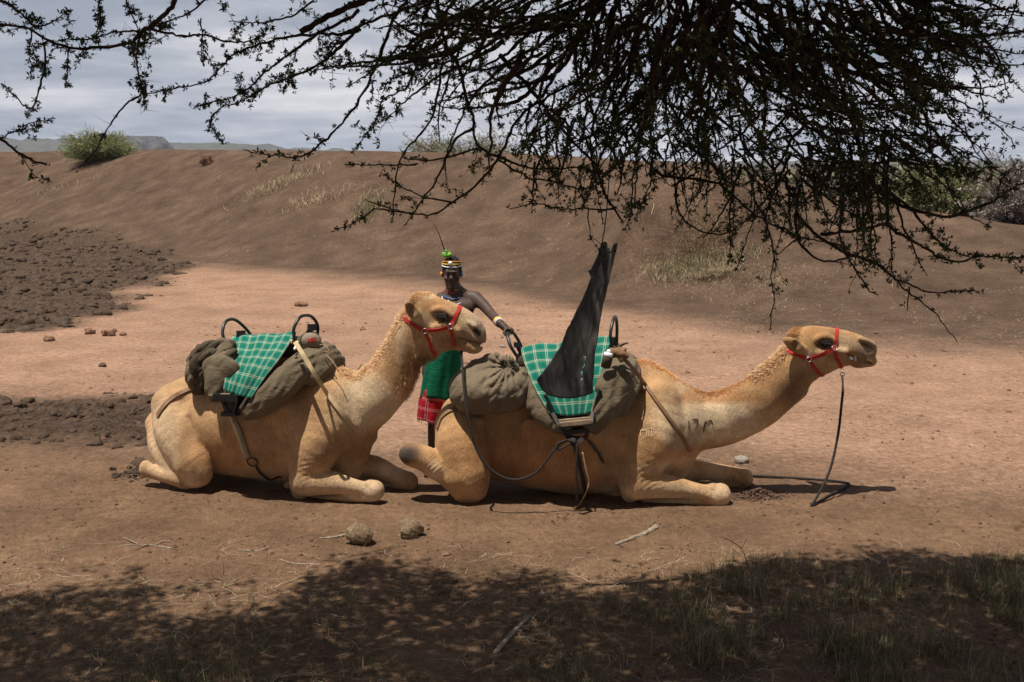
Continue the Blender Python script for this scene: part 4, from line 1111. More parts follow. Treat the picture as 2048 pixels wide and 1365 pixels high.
    P, N = surf_path(BV2, [(1292, 772), (1320, 812), (1345, 848), (1366, 878), (1380, 902)], .010)
    st = F.glob(np.array(tpts(F, [(1240, 712, -.40), (1256, 726, -.43), (1275, 748, -.36)]))); N0 = np.tile(-F.ey*.8+np.array((0, 0, .6)), (3, 1))
    P = np.concatenate([st, P]); N = np.concatenate([N0, N]); P = resample(P, .02); N = resample_idx(N, len(P)); P, N = smooth_path(P, N, 0, 3)
    webbing('breast_strap', P, N, .026, LEATHER, .008)
    P2, N2 = mirror_path(F, P[16:], N[16:]); webbing('breast_strap', P2, N2, .026, LEATHER, .008)
    P, N = surf_path(BV2, [(930, 816), (902, 822), (884, 836), (876, 858)], .010); webbing('crupper_strap', P, N, .03, LEATHER, .010)
    P, N = surf_path(BV2, [(1150, 890), (1160, 930), (1168, 965), (1172, 985)], .012); webbing('girth_strap', P, N, .03, ROPE)
    P, N = surf_path(BV2, [(1176, 880), (1196, 905), (1206, 925)], .012); webbing('girth_strap', P, N, .02, BLACK_STEEL)
    f = Field((L(1200, 700)[0], -.6, .8), (L(1290, 700)[0], 0, 1.4), .006)
    f.chain(tpts(F, [(1222, 702, -.38), (1236, 706, -.42), (1252, 712, -.42)]), np.array((6, 8, 6))*p, .012)
    f.chain(tpts(F, [(1240, 700, -.40), (1243, 720, -.43)]), np.array((6, 6))*p, .012); f.chain(tpts(F, [(1226, 712, -.40), (1248, 700, -.41)]), np.array((4, 5))*p, .01)
    f.near_disp(canvas_folds(41, .003, 30)); field_obj('leather_knot', f, LEATHER, S, (0, 0, 0), 1)
saddle2()
def small_gear():
    F = F2; L = F.L; p = PXM
    o = L(1240, 695, -.36); m = MB()
    m.tube(spline(tpts(F, [(1236, 702, -.38), (1240, 692, -.37), (1248, 688, -.37), (1258, 686, -.37)]), 8), np.linspace(.022, .003, 25), 10)
    t = link('horn', m.mesh('horn'), basic('dark_horn', (.07, .035, .02), .4, .4, 30, .3, 90)); place(t, F)
    tag(t, 'small curved brown horn tied above the leather knot of the saddle', 'horn')
    T = empty('water_bottle'); place(T, F); tag(T, 'white capped bottle tucked beside the front saddle pad', 'bottle')
    a, b = L(1211, 735, -.44), L(1216, 712, -.44); ax = (b-a)/np.linalg.norm(b-a)
    m = MB(); m.tube([a, a+ax*.06, b-ax*.02, b+ax*.002], [.036, .038, .038, .03], 14); m.build('bottle_body', OLIVED, T)
    m = MB(); m.tube([b-ax*.002, b+ax*.020, b+ax*.024], [.034, .032, .02], 14); m.tube([b+ax*.022, b+ax*.042], [.017, .015], 12); m.build('cap', WHITEP, T)
    # big tied sack on the rump of camel 2
    T = empty('tied_sack'); place(T, F); tag(T, 'bulging olive canvas sack tied shut on the rump beside the black sheet', 'sack')
    f = Field((L(880, 900)[0], -.66, .5), (L(1100, 900)[0], .40, 1.35), .0095)
    f.ell(L(972, 776, -.20), (68*p, .30, 50*p), .05); f.ell(L(1012, 778, -.22), (58*p, .27, 46*p), .06); f.ell(L(945, 782, -.16), (46*p, .26, 42*p), .05)
    tie = L(1014, 729, -.30); f.chain([L(1005, 748, -.24), tie], np.array((40, 13))*p, .05, .9)
    f.chain(tpts(F, [(952, 733, -.18), (985, 722, -.24), (1004, 722, -.28)]), np.array((13, 12, 8))*p, .03, 1)
    def folds(X, Y, Z):
        dx, dz = X-tie[0], Z-tie[2]; r = np.sqrt(dx*dx+dz*dz)+1e-4; th = np.arctan2(dz, dx)
        return -.026*np.abs(np.sin(th*8+1.5*np.sin(r*9)))*np.exp(-(r/.24)**2)*np.clip(r/.05, 0, 1)*(Y < -.05)+canvas_folds(45, .010, 6)(X, Y, Z)
    f.near_disp(folds); field_obj('sack_body', f, OLIVE2, T, (0, 0, 0))
    f = Field((L(990, 900)[0], -.56, .9), (L(1060, 900)[0], .0, 1.35), .006)
    for a in np.linspace(.35, 2.5, 7):
        e = tie+np.array((math.cos(a)*.045, -.03*math.sin(a*3)-.02, .012+math.sin(a)*.035)); f.chain([tie, e], (.016, .014), .01)
    field_obj('sack_neck', f, OLIVED, T, (0, 0, 0), 1)
    m = MB(); th = np.linspace(0, 6*math.pi, 60)
    m.tube(tie+np.stack([.030*np.cos(th), .030*np.sin(th), .006+.004*th/6], 1), .0045, 6)
    m.tube(spline([tie+np.array((.02, -.03, .01)), tie+np.array((-.02, -.06, .04)), tie+np.array((-.05, -.06, .02)), tie+np.array((-.01, -.05, .0))], 8), .004, 6)
    m.build('tie_cord', ROPE, T)
small_gear()

# ---- ropes
def rope_obj(name, P, r, mat, label, twist=True, parts=()):
    P = resample(P, .012); c = P[0].copy(); m = MB()
    T, A, B = frames(P); n = len(P); th = np.arange(n)*.012/.05*2*math.pi
    for k in range(3):
        a = th+k*2*math.pi/3; m.tube(P+(r*.48)*(np.cos(a)[:, None]*A+np.sin(a)[:, None]*B), r*.62, 6)
    root = empty(name, tuple(c)); tag(root, label, 'rope', 'lead ropes of the camels')
    m.build('rope_strands', mat, root, True, c)
    return root, c
def ropes():
    p0, n0 = surf_path(BV1, [(911, 692), (918, 695)], .012)
    j = F1.glob(F1.L(922, 700, -.02))
    P = [j, at_y(924, 720, 7.86), at_y(927, 765, 7.70), at_y(935, 830, 7.60), at_y(955, 903, 7.56), at_y(988, 945, 7.55), at_y(1030, 960, 7.55), at_y(1072, 945, 7.56), at_y(1105, 905, 7.58), at_y(1122, 886, 7.58), at_y(1140, 880, 7.58)]
    root, c = rope_obj('lead_rope', spline(P, 12), .0095, ROPE, 'dark lead rope looping from the upright camel to the other saddle')
    m = MB(); m.add(*ring_mesh(j+np.array((0, 0, .012)), (1, .3, .2), .018, .004)); m.tube([j+np.array((0, 0, -.005)), j+np.array((.004, 0, -.06))], [.009, .007], 8); m.build('clip', STEEL, root, True, c)
    k = at_y(1146, 884, 7.57); f = Field(k-.1, k+.1, .005)
    for a in range(4):
        t = np.linspace(0, 2*math.pi, 9); ax = np.array([(1, .2, .4), (.2, 1, .5), (.6, .2, 1), (1, .5, -.4)][a])
        ax = ax/np.linalg.norm(ax); u = np.cross(ax, (0, .3, 1)); u /= np.linalg.norm(u); v = np.cross(ax, u)
        f.chain(k+.022*(np.cos(t)[:, None]*u+np.sin(t)[:, None]*v), np.full(9, .009), .004)
    V, Q = f.mesh(1); link('knot', new_mesh('knot', V-c, Q), ROPE, root)
    m = MB(); m.tube(spline([k, at_y(1130, 893, 7.55), at_y(1117, 900, 7.55), at_y(1116, 888, 7.55), at_y(1134, 880, 7.56)], 8), .008, 7)
    m.tube(spline([k, at_y(1154, 896, 7.55), at_y(1152, 940, 7.54), at_y(1154, 980, 7.54), at_y(1155, 1003, 7.56)], 8), .011, 8); m.build('rope_end', ROPE, root, True, c)
    m = MB(); q = spline([at_y(1165, 905, 7.60), at_y(1172, 940, 7.58), at_y(1178, 965, 7.58), at_y(1172, 985, 7.6), on_z(1160, 1008, .01), on_z(1150, 1016, .01)], 8)
    c = q[0]; m.tube(q, .006, 6); o = m.build('tan_cord', CORD, None, True, c); o.location = tuple(c); tag(o, 'thin frayed tan cord dangling beside the knotted rope end', 'cord')
    j = F2.glob(F2.L(1685, 744, 0))
    P = [at_y(1686, 782, 8.03), at_y(1683, 810, 8.02), at_y(1676, 870, 7.98), at_y(1660, 940, 7.88), on_z(1632, 998, .05), on_z(1622, 1012, .012), on_z(1634, 1008, .010), on_z(1660, 992, .010), on_z(1692, 976, .012), on_z(1697, 968, .012), on_z(1670, 964, .012), on_z(1600, 960, .012), on_z(1510, 954, .014), on_z(1450, 950, .02)]
    for q in P[5:]: q[2] += gz(q[0], q[1])
    root, c = rope_obj('lead_rope', spline(P, 12), .0105, ROPE, 'dark lead rope hanging from the outstretched camel to the ground')
    m = MB(); m.add(*ring_mesh(j+np.array((0, -.0, -.02)), (.3, 1, .2), .016, .0035)); m.tube([j+np.array((0, 0, -.03)), P[0]*.6+j*.4, P[0]], [.010, .007, .012], 8); m.build('clip', STEEL, root, True, c)
ropes()

# ---- brand marks on camel 2 (scars in the coat)
def brands():
    dk = basic('brand_scar', (.10, .055, .03), .8, .3, 30, .3); pl = basic('pale_brand', (.62, .47, .30), .8, .2, 30, .3)
    def strokes(name, lst, mat, w, label):
        m = MB()
        for s in lst:
            P, N = surf_path(BV2, s, .0035)
            if len(P) < 2: continue
            v = ribbon(P, N, w, .004); m.add(F2.loc(v[0]), v[1], None, v[3])
        o = m.build(name, mat, camel2, False); o['label'] = label
    X = lambda u, v: (1200+u/3.103, 620+v/3.103)
    strokes('brand_mark', [[X(548, 690), X(556, 720), X(545, 740)], [X(575, 680), X(612, 678), X(600, 715), X(590, 748)], [X(640, 742), X(648, 700), X(655, 680), X(664, 705), X(676, 690)], [X(676, 690), X(684, 672), X(694, 690), X(700, 712)], [X(655, 700), X(640, 760)]], dk, .006, 'dark branded marks on the neck')
    strokes('brand_mark', [[X(252, 785), X(255, 735), X(272, 760), X(290, 732), X(288, 790)], [X(305, 735), X(303, 785)], [X(322, 735), X(320, 785)], [X(296, 735), X(328, 737)]], pl, .006, 'pale branded marks on the shoulder')
brands()
def foam():
    m = MB(); r = np.random.default_rng(77); pts = []
    f = None
    for k in range(16):
        p, n = cast(BV2, 1704+r.uniform(-5, 9), 716+r.uniform(-3, 4)+0)
        if p is not None: pts.append(F2.loc(np.array(p)))
    pts = np.array(pts); f = Field(pts.min(0)-.03, pts.max(0)+.03, .004)
    for q in pts: f.ell(q, np.full(3, r.uniform(.005, .009)), .003)
    V, Q = f.mesh(1); o = link('mouth_foam', new_mesh('mouth_foam', V, Q), WHITEP, camel2); o['label'] = 'white froth at the corner of the mouth'
foam()

# ---- black rubber sheet hung from the tree
SHEET_Y = 6.0
def sheet():
    Lx = [(484, 1206, 1238), (521, 1193, 1229), (545, 1180, 1223), (561, 1182, 1219), (605, 1164, 1209), (632, 1151, 1203), (669, 1134, 1197), (704, 1121, 1192), (735, 1101, 1188), (774, 1073, 1186), (794, 1084, 1187)]
    ys = np.array([a[0] for a in Lx]); nu, nv = 44, 90
    U, Vv = np.meshgrid(np.linspace(0, 1, nu), np.linspace(0, 1, nv)); V = []
    for v, u in zip(Vv.ravel(), U.ravel()):
        y = 490+v*(794-490); l = np.interp(y, ys, [a[1] for a in Lx]); r = np.interp(y, ys, [a[2] for a in Lx])
        if 545 < y < 562 and u < .3: l -= (562-y)*.35 if y > 548 else 3
        l += 2.0*float(fbm(y*.06, 1.0, 3, 51)); r += 2.0*float(fbm(y*.05, 7.0, 3, 52))
        top = np.interp(u, [0, .28, .34, .5, .52, .63, .66, .8, 1], [486, 484, 493, 494, 517, 516, 497, 488, 487])
        bot = np.interp(u, [0, .1, .3, .6, .85, 1], [780, 790, 796, 797, 792, 786])
        yy = top+v*(bot-top); d = SHEET_Y+.015*math.sin(u*3.1+.4)+.005*math.sin(u*8+v*3)*v+.004*float(fbm(u*4, v*6, 3, 53))
        V.append(at_y(l+(r-l)*u, yy, d))
    V = np.array(V); i = np.arange(nv-1)[:, None]*nu; j = np.arange(nu-1)[None]
    Q = np.stack([i+j, i+j+1, i+nu+j+1, i+nu+j], -1).reshape(-1, 4)
    uu = U.ravel()[Q[:, 0]]; vv = Vv.ravel()[Q[:, 0]]
    slit = ((np.abs(uu-.74-.02*np.sin(vv*60)) < .016) & (vv > .73) & (vv < .88) & (np.sin(vv*130) > -.2))
    Q = Q[~slit]
    uv = np.stack([U.ravel(), Vv.ravel()], 1)
    t = NT('black_rubber'); co = t.coord(); n = t.noise(t.mapping(co, (1, 1, .18)), 26, 6, .6); n2 = t.noise(co, 18, 5, .6)
    c = t.ramp(n, [(.3, (.046, .043, .040)), (.55, (.082, .076, .070)), (.75, (.140, .130, .118))])
    mat = t.done(c, t.maprange(n2, .3, .7, .62, .85), t.bump(n, .4, .008), .45)
    c0 = V.mean(0)
    o = link('black_sheet', new_mesh('black_sheet', V-c0, Q, uv), mat, loc=tuple(c0)); md = o.modifiers.new('thickness', 'SOLIDIFY'); md.thickness = .007
    tag(o, 'torn stiff black sheet with a jagged top, hanging from the tree by a wire', 'sheet')
sheet()
# ------------------------------------------------------------------ the camel herder
def person():
    FP = Frame(-.52, 8.72, R(0)); L = FP.L
    root = empty('person', tuple(FP.o)); tag(root, 'slim person with beaded headband and green checked wrap, holding a saddle hoop', 'person')
    off = lambda P: np.asarray(P, float)
    SKIN = basic('dark_skin', (.074, .042, .030), .58, .2, 12, .15, 140, .002, .3)
    grip = FP.loc(F2.glob(F2.L(1019, 664, 0))); g0 = FP.loc(F2.glob(F2.L(1015, 672, -.10))); g1 = FP.loc(F2.glob(F2.L(1028, 668, .10)))
    ax = (g1-g0); ax /= np.linalg.norm(ax)
    sh = L(950, 598, -.01)
    f = Field((-.50, -.80, -.03), (.62, .30, 1.86), .0068)
    z = lambda py: L(903, py)[2]
    hx = L(904, 545)[0]
    # head
    f.ell((hx, .012, z(542)), (.074, .094, .108), .02); f.ell((hx, -.022, z(563)), (.054, .064, .062), .03); f.ell((hx, -.062, z(573)), (.026, .030, .022), .02)
    f.ell((hx-.002, -.096, z(555)), (.016, .020, .016), .012); f.chain([(hx, -.080, z(545)), (hx-.001, -.094, z(553))], (.009, .012), .012)
    for s in (-1, 1):
        f.ell((hx+s*.013-.002, -.088, z(557)), (.010, .012, .008), .006); f.ell((hx+s*.031, -.082, z(542)), (.020, .014, .008), .012)
        f.ell((hx+s*.030, -.094, z(547)), (.016, .014, .009), .01, cut=True); f.ell((hx+s*.030, -.080, z(547)), (.013, .010, .009), .004)
        f.ell((hx+s*.044, -.058, z(556)), (.020, .022, .016), .02); f.ell((hx+s*.077, .015, z(548)), (.010, .020, .030), .008)
    f.chain([(hx-.022, -.078, z(563)), (hx, -.088, z(562.5)), (hx+.022, -.078, z(563))], (.007, .009, .007), .006)
    f.chain([(hx-.018, -.076, z(566)), (hx, -.085, z(566.5)), (hx+.018, -.076, z(566))], (.007, .009, .007), .006)
    f.chain([(hx-.024, -.086, z(564.6)), (hx+.024, -.086, z(564.6))], (.002, .002), .003, cut=True)
    # neck, shoulders, trunk
    f.chain([L(912, 600, .02), L(907, 575, .015)], (.058, .052), .04)
    f.chain([L(914, 590, .02), sh], (.050, .056), .06, .9); f.chain([L(914, 590, .02), L(884, 599, .03)], (.050, .056), .06, .9)
    f.chain([L(880, 742, .0), L(890, 700, .0), L(902, 660, .0), L(912, 622, .0), L(914, 606, .01)], (.150, .120, .125, .142, .10), .06, (.70, .72, .72, .70, .75))
    for s, x in ((-1, 897), (1, 930)): f.ell(L(x, 618, -.075), (.075, .035, .055), .05)
    # right arm hangs behind the camel's head
    f.chain([L(884, 601, .03), L(872, 660, .02), L(868, 712, -.04)], (.052, .042, .030), .03); f.chain([L(868, 712, -.04), L(868, 735, -.06)], (.030, .034), .02, .6)
    # left arm reaches for the hoop
    wr = grip+np.array((-.075, .045, .060))
    el = (sh+wr)/2+np.array((.035, .035, -.035))
    f.chain([sh, sh*.55+el*.45+np.array((.008, 0, .006)), el, el*.6+wr*.4, wr], (.056, .046, .038, .037, .026), .03)
    up = np.cross(ax, (1, 0, 0)); up /= np.linalg.norm(up); up = up if up[2] > 0 else -up
    rt = np.cross(up, ax); rt = rt if rt[0] > 0 else -rt
    pc = grip-rt*.020+up*.018
    f.chain([wr, wr*.4+pc*.6, pc], (.027, .030, .026), .02, 1.25)
    for i, (s, ln) in enumerate(((-.034, .92), (-.012, 1.0), (.011, .96), (.032, .82))):
        c = grip+ax*s; a = np.radians(np.array((165, 120, 70, 15, -40)))*1.0
        rr = np.array((.024, .026, .026, .024, .022))*(.9+.1*ln)
        f.chain([c+rr[k]*(math.cos(a[k])*rt+math.sin(a[k])*up) for k in range(5)], np.array((.0105, .0100, .0095, .0090, .0080))*ln, .004, n=3)
    c = grip-ax*.050; f.chain([pc-ax*.030, c-rt*.030-up*.004, c-rt*.012-up*.024, c+rt*.010-up*.022], (.013, .011, .010, .0085), .008)
    # legs and feet
    for x0, x1, y in ((868, 864, -.02), (893, 895, .03)):
        k = L(x0, 835, y); a = L(x1, 925, y); a[2] = .085
        f.chain([L((x0+882)/2, 745, y), k, k*.6+a*.4+np.array((0, .015, 0)), a], (.085, .052, .046, .030), .03)
        f.chain([a+np.array((0, .02, -.03)), a+np.array((0, -.06, -.050)), a+np.array((-.005, -.15, -.062))], (.034, .032, .022), .02)
        for q in range(5): f.chain([a+np.array((-.024+q*.012, -.14, -.066)), a+np.array((-.028+q*.013, -.175+.006*abs(q-1), -.070))], (.010, .008), .006)
    f.floor(.012)
    V, Q = f.mesh(1); link('body', new_mesh('body', V, Q), SKIN, root)
    # hair cap
    f = Field((hx-.12, -.14, z(570)), (hx+.12, .16, z(500)), .006)
    f.ell((hx, .020, z(539)), (.080, .096, .112), .01); f.ell((hx, -.135, z(546)), (.10, .09, .075), .02, cut=True); f.ell((hx, -.02, z(585)), (.14, .2, .12), .02, cut=True)
    V, Q = f.mesh(1); link('hair', new_mesh('hair', V, Q), basic('black_hair', (.012, .009, .008), .8, .3, 60, .8, 200, .004), root)
    ORG = basic('orange_beads', (.75, .27, .03), .4, .3, 60, .6, 320, .003); WHT = basic('white_beads', (.75, .75, .72), .4, .2, 60, .6, 320, .003)
    BLU = basic('blue_beads', (.06, .15, .36), .4, .3, 60, .6, 320, .003); YEL = basic('yellow_beads', (.72, .50, .05), .4, .3, 60, .6, 320, .003); REDB = basic('red_beads', (.55, .05, .03), .4, .3, 60, .6, 320, .003)
    GRN = basic('green_pompom', (.16, .42, .05), .8, .3, 40, .9, 160, .006)
    def ringpts(c, rx, ry, tz=0, tx=0, n=40):
        t = np.linspace(0, 2*math.pi, n+1); return np.stack([c[0]+rx*np.cos(t), c[1]+ry*np.sin(t), c[2]+tz*np.sin(t)+tx*np.cos(t)], 1)
    for zz, mat, k in ((524, ORG, .96), (527.5, YEL, .99), (531, WHT, 1.005)):
        m = MB(); m.tube(ringpts((hx, .014, z(zz)), .079*k, .103*k, -.004-.02*(526-zz)/8), .0048, 7, False); m.build('bead_band', mat, root)
    m = MB(); m.tube([(hx-.008, -.090, z(525)), (hx-.008, -.100, z(525))], [.017, .016], 16); m.build('forehead_disc', WHITEP, root)
    m = MB(); m.tube([(hx-.030, -.092, z(540)), (hx-.030, -.099, z(540))], [.013, .012], 14); m.add(*box((hx+.002, -.098, z(540)), (.042, .006, .014))); m.build('brow_ornament', STEEL, root, False)
    for s in (-1, 1):
        m = MB(); m.tube([(hx+s*.084, .006, z(545)), (hx+s*.088, -.004, z(552))], [.010, .008], 10); m.build('earring', WHT if s > 0 else ORG, root)
    m = MB(); m.tube(spline([L(893, 514, -.03), L(886, 492, -.02), L(877, 466, -.02), L(867, 446, -.02)], 8), np.linspace(.0065, .002, 25), 6); m.build('feather', basic('dark_feather', (.03, .02, .016), .7), root)
    f = Field(L(870, 525, -.12), L(915, 495, .10)+np.array((0, 0, .02)), .005)
    rr = np.random.default_rng(4)
    for k in range(14): f.ell(L(894, 509, -.03)+rr.normal(0, (.018, .012, .014)), np.full(3, rr.uniform(.009, .015)), .004)
    V, Q = f.mesh(1); link('pompom', new_mesh('pompom', V, Q), GRN, root)
    nk = L(908, 584, .005)
    for k, (mat, r, dz, dy, tl) in enumerate(((ORG, .062, .020, 0, .0), (REDB, .066, .006, 0, .006), (BLU, .082, -.016, -.012, .030), (WHT, .096, -.030, -.022, .060))):
        c = nk+np.array((0, dy, dz)); m = MB(); m.tube(ringpts(c, r, r*1.0, tl), .0045, 6, False); m.build('necklace', mat, root)
    m = MB()
    for x, y in ((897, 606), (902, 611), (907, 614)): m.tube([L(x, y-5, -.135), L(x, y+4, -.142)], [.006, .009], 8)
    m.build('pendant', WHT, root)['kind'] = 'stuff'
    # bracelets round the left wrist
    d = (wr-el)/np.linalg.norm(wr-el)
    for t, mat in ((-.055, YEL), (-.042, YEL), (-.028, WHT), (-.016, REDB), (-.004, WHT)):
        m = MB(); c = wr+d*t; m.add(*ring_mesh(c, d, .0315+(.003 if t < -.03 else 0), .0068, 20)); m.build('bracelet', mat, root)
    # wraps
    def wrap(name, rows, mat, folds, amp, uvs, seed):
        nu, nv = 90, 26; V = []; rows = np.asarray(rows, float)
        for j in range(nv):
            t = j/(nv-1)*(len(rows)-1); i = min(int(t), len(rows)-2); r = rows[i]+(rows[i+1]-rows[i])*(t-i)
            th = np.linspace(0, 2*math.pi, nu); w = 1+amp*(j/(nv-1))*(np.sin(th*folds+j*.05+seed)+.6*np.sin(th*(folds*1.7)+seed*2))
            c = L((r[0]+r[1])/2, r[2], .0); rx = abs(L(r[1], r[2])[0]-L(r[0], r[2])[0])/2
            V.append(np.stack([c[0]+rx*np.cos(th)*w, r[3]*np.sin(th)*w, c[2]+.012*np.sin(th*3+seed)*(j/(nv-1))], 1))
        V = np.concatenate(V); i = np.arange(nv-1)[:, None]*nu; j = np.arange(nu-1)[None]
        Q = np.stack([i+j, i+j+1, i+nu+j+1, i+nu+j], -1).reshape(-1, 4)
        u, v = np.meshgrid(np.linspace(0, 1, nu), np.linspace(0, 1, nv))
        o = link(name, new_mesh(name, V, Q, np.stack([u.ravel(), v.ravel()], 1)), mat, root); m = o.modifiers.new('thickness', 'SOLIDIFY'); m.thickness = .006
        return o
    CHK = plaid('dark_green_check', (.003, .070, .036), (.001, .016, .010), (.010, .20, .10), 56, 20, .18, .5, 1.6)
    STR = plaid('red_striped_cloth', (.36, .012, .022), (.22, .006, .012), (.62, .40, .38), 6, 3.2, .06, .14, .6)
    wrap('green_wrap', [(862, 926, 686, .145), (856, 924, 705, .155), (848, 918, 745, .165), (841, 913, 790, .175)], CHK, 7, .035, (1, 1), 1.0)
    wrap('red_wrap', [(846, 908, 772, .16), (838, 902, 800, .165), (835, 897, 836, .17)], STR, 6, .05, (1, 1), 2.2)
    m = MB()
    rr = np.random.default_rng(6)
    for k in range(26):
        a = rr.uniform(0, 2*math.pi); c = L(866, 836, 0); b = np.array((c[0]+.125*math.cos(a), .168*math.sin(a), c[2])); m.tube([b, b+np.array((rr.normal(0, .004), 0, -rr.uniform(.015, .03)))], [.003, .002], 4)
    tag(m.build('fringe', STR, root), kind='stuff')
person()
# ------------------------------------------------------------------ bushes on and behind the bank
def leaf_tufts(P, D, S, r, k, ln, wd, col, spread=.75):
    """k narrow leaflets fanned round every point"""
    n = len(P); D = D/(np.linalg.norm(D, axis=1)[:, None]+1e-9)
    A = np.repeat(P, k, 0); B = np.repeat(D, k, 0)+r.normal(0, spread, (n*k, 3)); B /= np.linalg.norm(B, axis=1)[:, None]+1e-9
    s = np.repeat(S, k)[:, None]*r.uniform(.65, 1.2, (n*k, 1)); side = np.cross(B, r.normal(size=(n*k, 3))); side /= np.linalg.norm(side, axis=1)[:, None]+1e-9
    m = A+B*ln*s*.62; V = np.stack([A, m+side*wd*s*.5, A+B*ln*s, m-side*wd*s*.5], 1).reshape(-1, 3)
    i = np.arange(n*k)[:, None]*4
    cc = np.asarray(col)[None] if np.ndim(col) == 1 else np.asarray(col)
    c = np.repeat(np.clip(cc*1.5*r.uniform(.65, 1.4, (n, 1)), .004, 1), k*4, 0)
    return new_mesh('leaves', V, i+np.array([[0, 1, 2, 3]]), None, c, False)
def plain_attr(name, rough=.8):
    t = NT(name); return t.done(t.attr(), rough, None, .2)
FOLI = plain_attr('bush_foliage'); STRAW = plain_attr('dry_grass'); GREYT = basic('grey_twig', (.17, .14, .115), .9, .3, 20, 0, spec=.1)
def bush(name, label, loc, rx, ry, rz, stems, leafcol, nleaf, ls, seed, cat='bush', group=None, flat=False, lean=0.0, bare=0.0, stemcol=GREYT, thin=.16):
    r = np.random.default_rng(seed); T = empty(name, tuple(loc)); tag(T, label, cat, group); m = MB(); LP = []; LD = []
    for i in range(stems):
        a = r.uniform(0, 2*math.pi); e = r.uniform(.15, 1.0) if not flat else r.uniform(.65, 1)
        tip = np.array((rx*math.cos(a)*math.sqrt(1-.6*e*e)*r.uniform(.6, 1.05)+lean*e*rz, ry*math.sin(a)*math.sqrt(1-.6*e*e)*r.uniform(.6, 1.05), rz*e*r.uniform(.8, 1.05)))
        if flat: tip[:2] = (rx*math.sqrt(r.random())*math.cos(a), ry*math.sqrt(r.random())*math.sin(a)); tip[2] = rz*(.62+.38*r.random()*(1-.4*np.hypot(tip[0]/rx, tip[1]/ry)))
        b0 = np.array((r.normal(0, .06*rx), r.normal(0, .06*ry), -.05)); mid = b0*.5+tip*np.array((.38, .38, .55 if not flat else .6))+r.normal(0, .05*rx, 3)
        P = spline([b0, mid, tip], 7); P = P+r.normal(0, .012*rx, P.shape); m.tube(P, np.linspace(.022, .005, len(P))*(.6+rz*.4), 4, False)
        for j in range(4, len(P)-1, 2):
            for q in range(2):
                d = (P[-1]-P[0]); d = d/np.linalg.norm(d)*.6+r.normal(0, .6, 3); d[2] = abs(d[2])*.6+.1 if not flat else d[2]*.4; ln = rx*r.uniform(.12, .30)
                S = np.array([P[j]+d*ln*t+np.array((0, 0, -.05*t*t*ln)) for t in np.linspace(0, 1, 4)]); S = S+r.normal(0, .01*rx, S.shape); m.tube(S, np.linspace(.008, .003, 4)*(.6+rz*.4), 3, False)
                LP.append(S[1:]); LD.append(np.tile(d, (3, 1)))
        LP.append(P[5:]); LD.append(np.tile(P[-1]-P[3], (len(P)-5, 1)))
    tag(m.build('stems', stemcol, T), kind='stuff')
    if nleaf:
        LP = np.concatenate(LP); LD = np.concatenate(LD); k = max(1, int(nleaf/len(LP))+1); idx = np.repeat(np.arange(len(LP)), k)
        if bare: idx = idx[r.random(len(idx)) > bare]
        P = LP[idx]+r.normal(0, .06*rx, (len(idx), 3))*np.array((1, ry/rx, .5)); D = LD[idx]+r.normal(0, .3, (len(idx), 3)); P[:, 2] = np.maximum(P[:, 2], .03)
        pal = np.asarray(leafcol); cc = pal[r.integers(0, len(pal), len(idx))]
        o = link('crown', leaf_tufts(P, D, r.uniform(.6, 1.3, len(P)), r, 5, ls, ls*thin, cc), FOLI, T); tag(o, kind='stuff')
    return T
p = drop(205, 316)
bush('shrub', 'feathery pale green shrub growing on the left crest of the earth bank', (p[0], p[1], p[2]-.05), 1.5, 1.25, 1.15, 60, [(.12, .15, .05), (.16, .18, .075), (.20, .18, .11)], 2400, .24, 101, lean=-.35, thin=.07)
q = at_y(925, 300, 47); z0 = gz(q[0], 47)
bush('flat_topped_tree', 'flat topped dry thorn tree standing behind the middle of the bank', (q[0], 47, z0), 2.75, 2.4, at_y(925, 250, 47)[2]-z0, 75, [(.20, .165, .115), (.15, .14, .08), (.10, .12, .05)], 7000, .15, 102, 'tree', flat=True, bare=.1)
p = drop(414, 328)
bush('dry_shrub', 'small round reddish dry shrub on the bank near its crest', (p[0], p[1], p[2]-.03), .30, .28, .34, 26, [(.22, .13, .085), (.17, .10, .07)], 900, .07, 103)
GB = 'bushes behind the low right end of the bank'
for px, Yb, w, h, pal, n, sd, lab, br in (
    (1888, 30, 1.55, 1.65, [(.10, .115, .045), (.13, .13, .06), (.16, .14, .08)], 6500, 104, 'olive green bush behind the right end of the bank beside the grey thicket', 0),
    (2035, 27, 1.35, 1.75, [(.15, .125, .105), (.18, .15, .125)], 2600, 105, 'bare grey thicket at the right end of the bank', .3),
    (1765, 36, 1.7, 1.75, [(.105, .12, .05), (.15, .14, .08)], 5000, 106, 'olive bush half hidden by drooping branches beyond the bank', 0),
    (1570, 42, 1.5, 1.9, [(.15, .125, .105), (.17, .14, .115)], 2600, 107, 'leafless grey round bush behind the bank under the thick branches', .3),
    (1985, 44, 2.4, 2.1, [(.13, .115, .085), (.16, .13, .10)], 4200, 108, 'wide greyish bush far behind the right end of the bank', .1),
    (1680, 55, 2.2, 2.2, [(.12, .11, .08), (.15, .125, .10)], 3000, 109, 'dull brown bush far beyond the bank near the olive bush', .1),
    (1400, 60, 2.0, 2.4, [(.13, .11, .09), (.15, .125, .10)], 3000, 110, 'greyish brown bush poking above the middle right of the bank', .2)):
    c = at_y(px, 400, Yb); bush('bush', lab, (c[0], Yb, gz(c[0], Yb)-.05), w, w*.9, h, 55, pal, n, .13, sd, group=GB, bare=br)
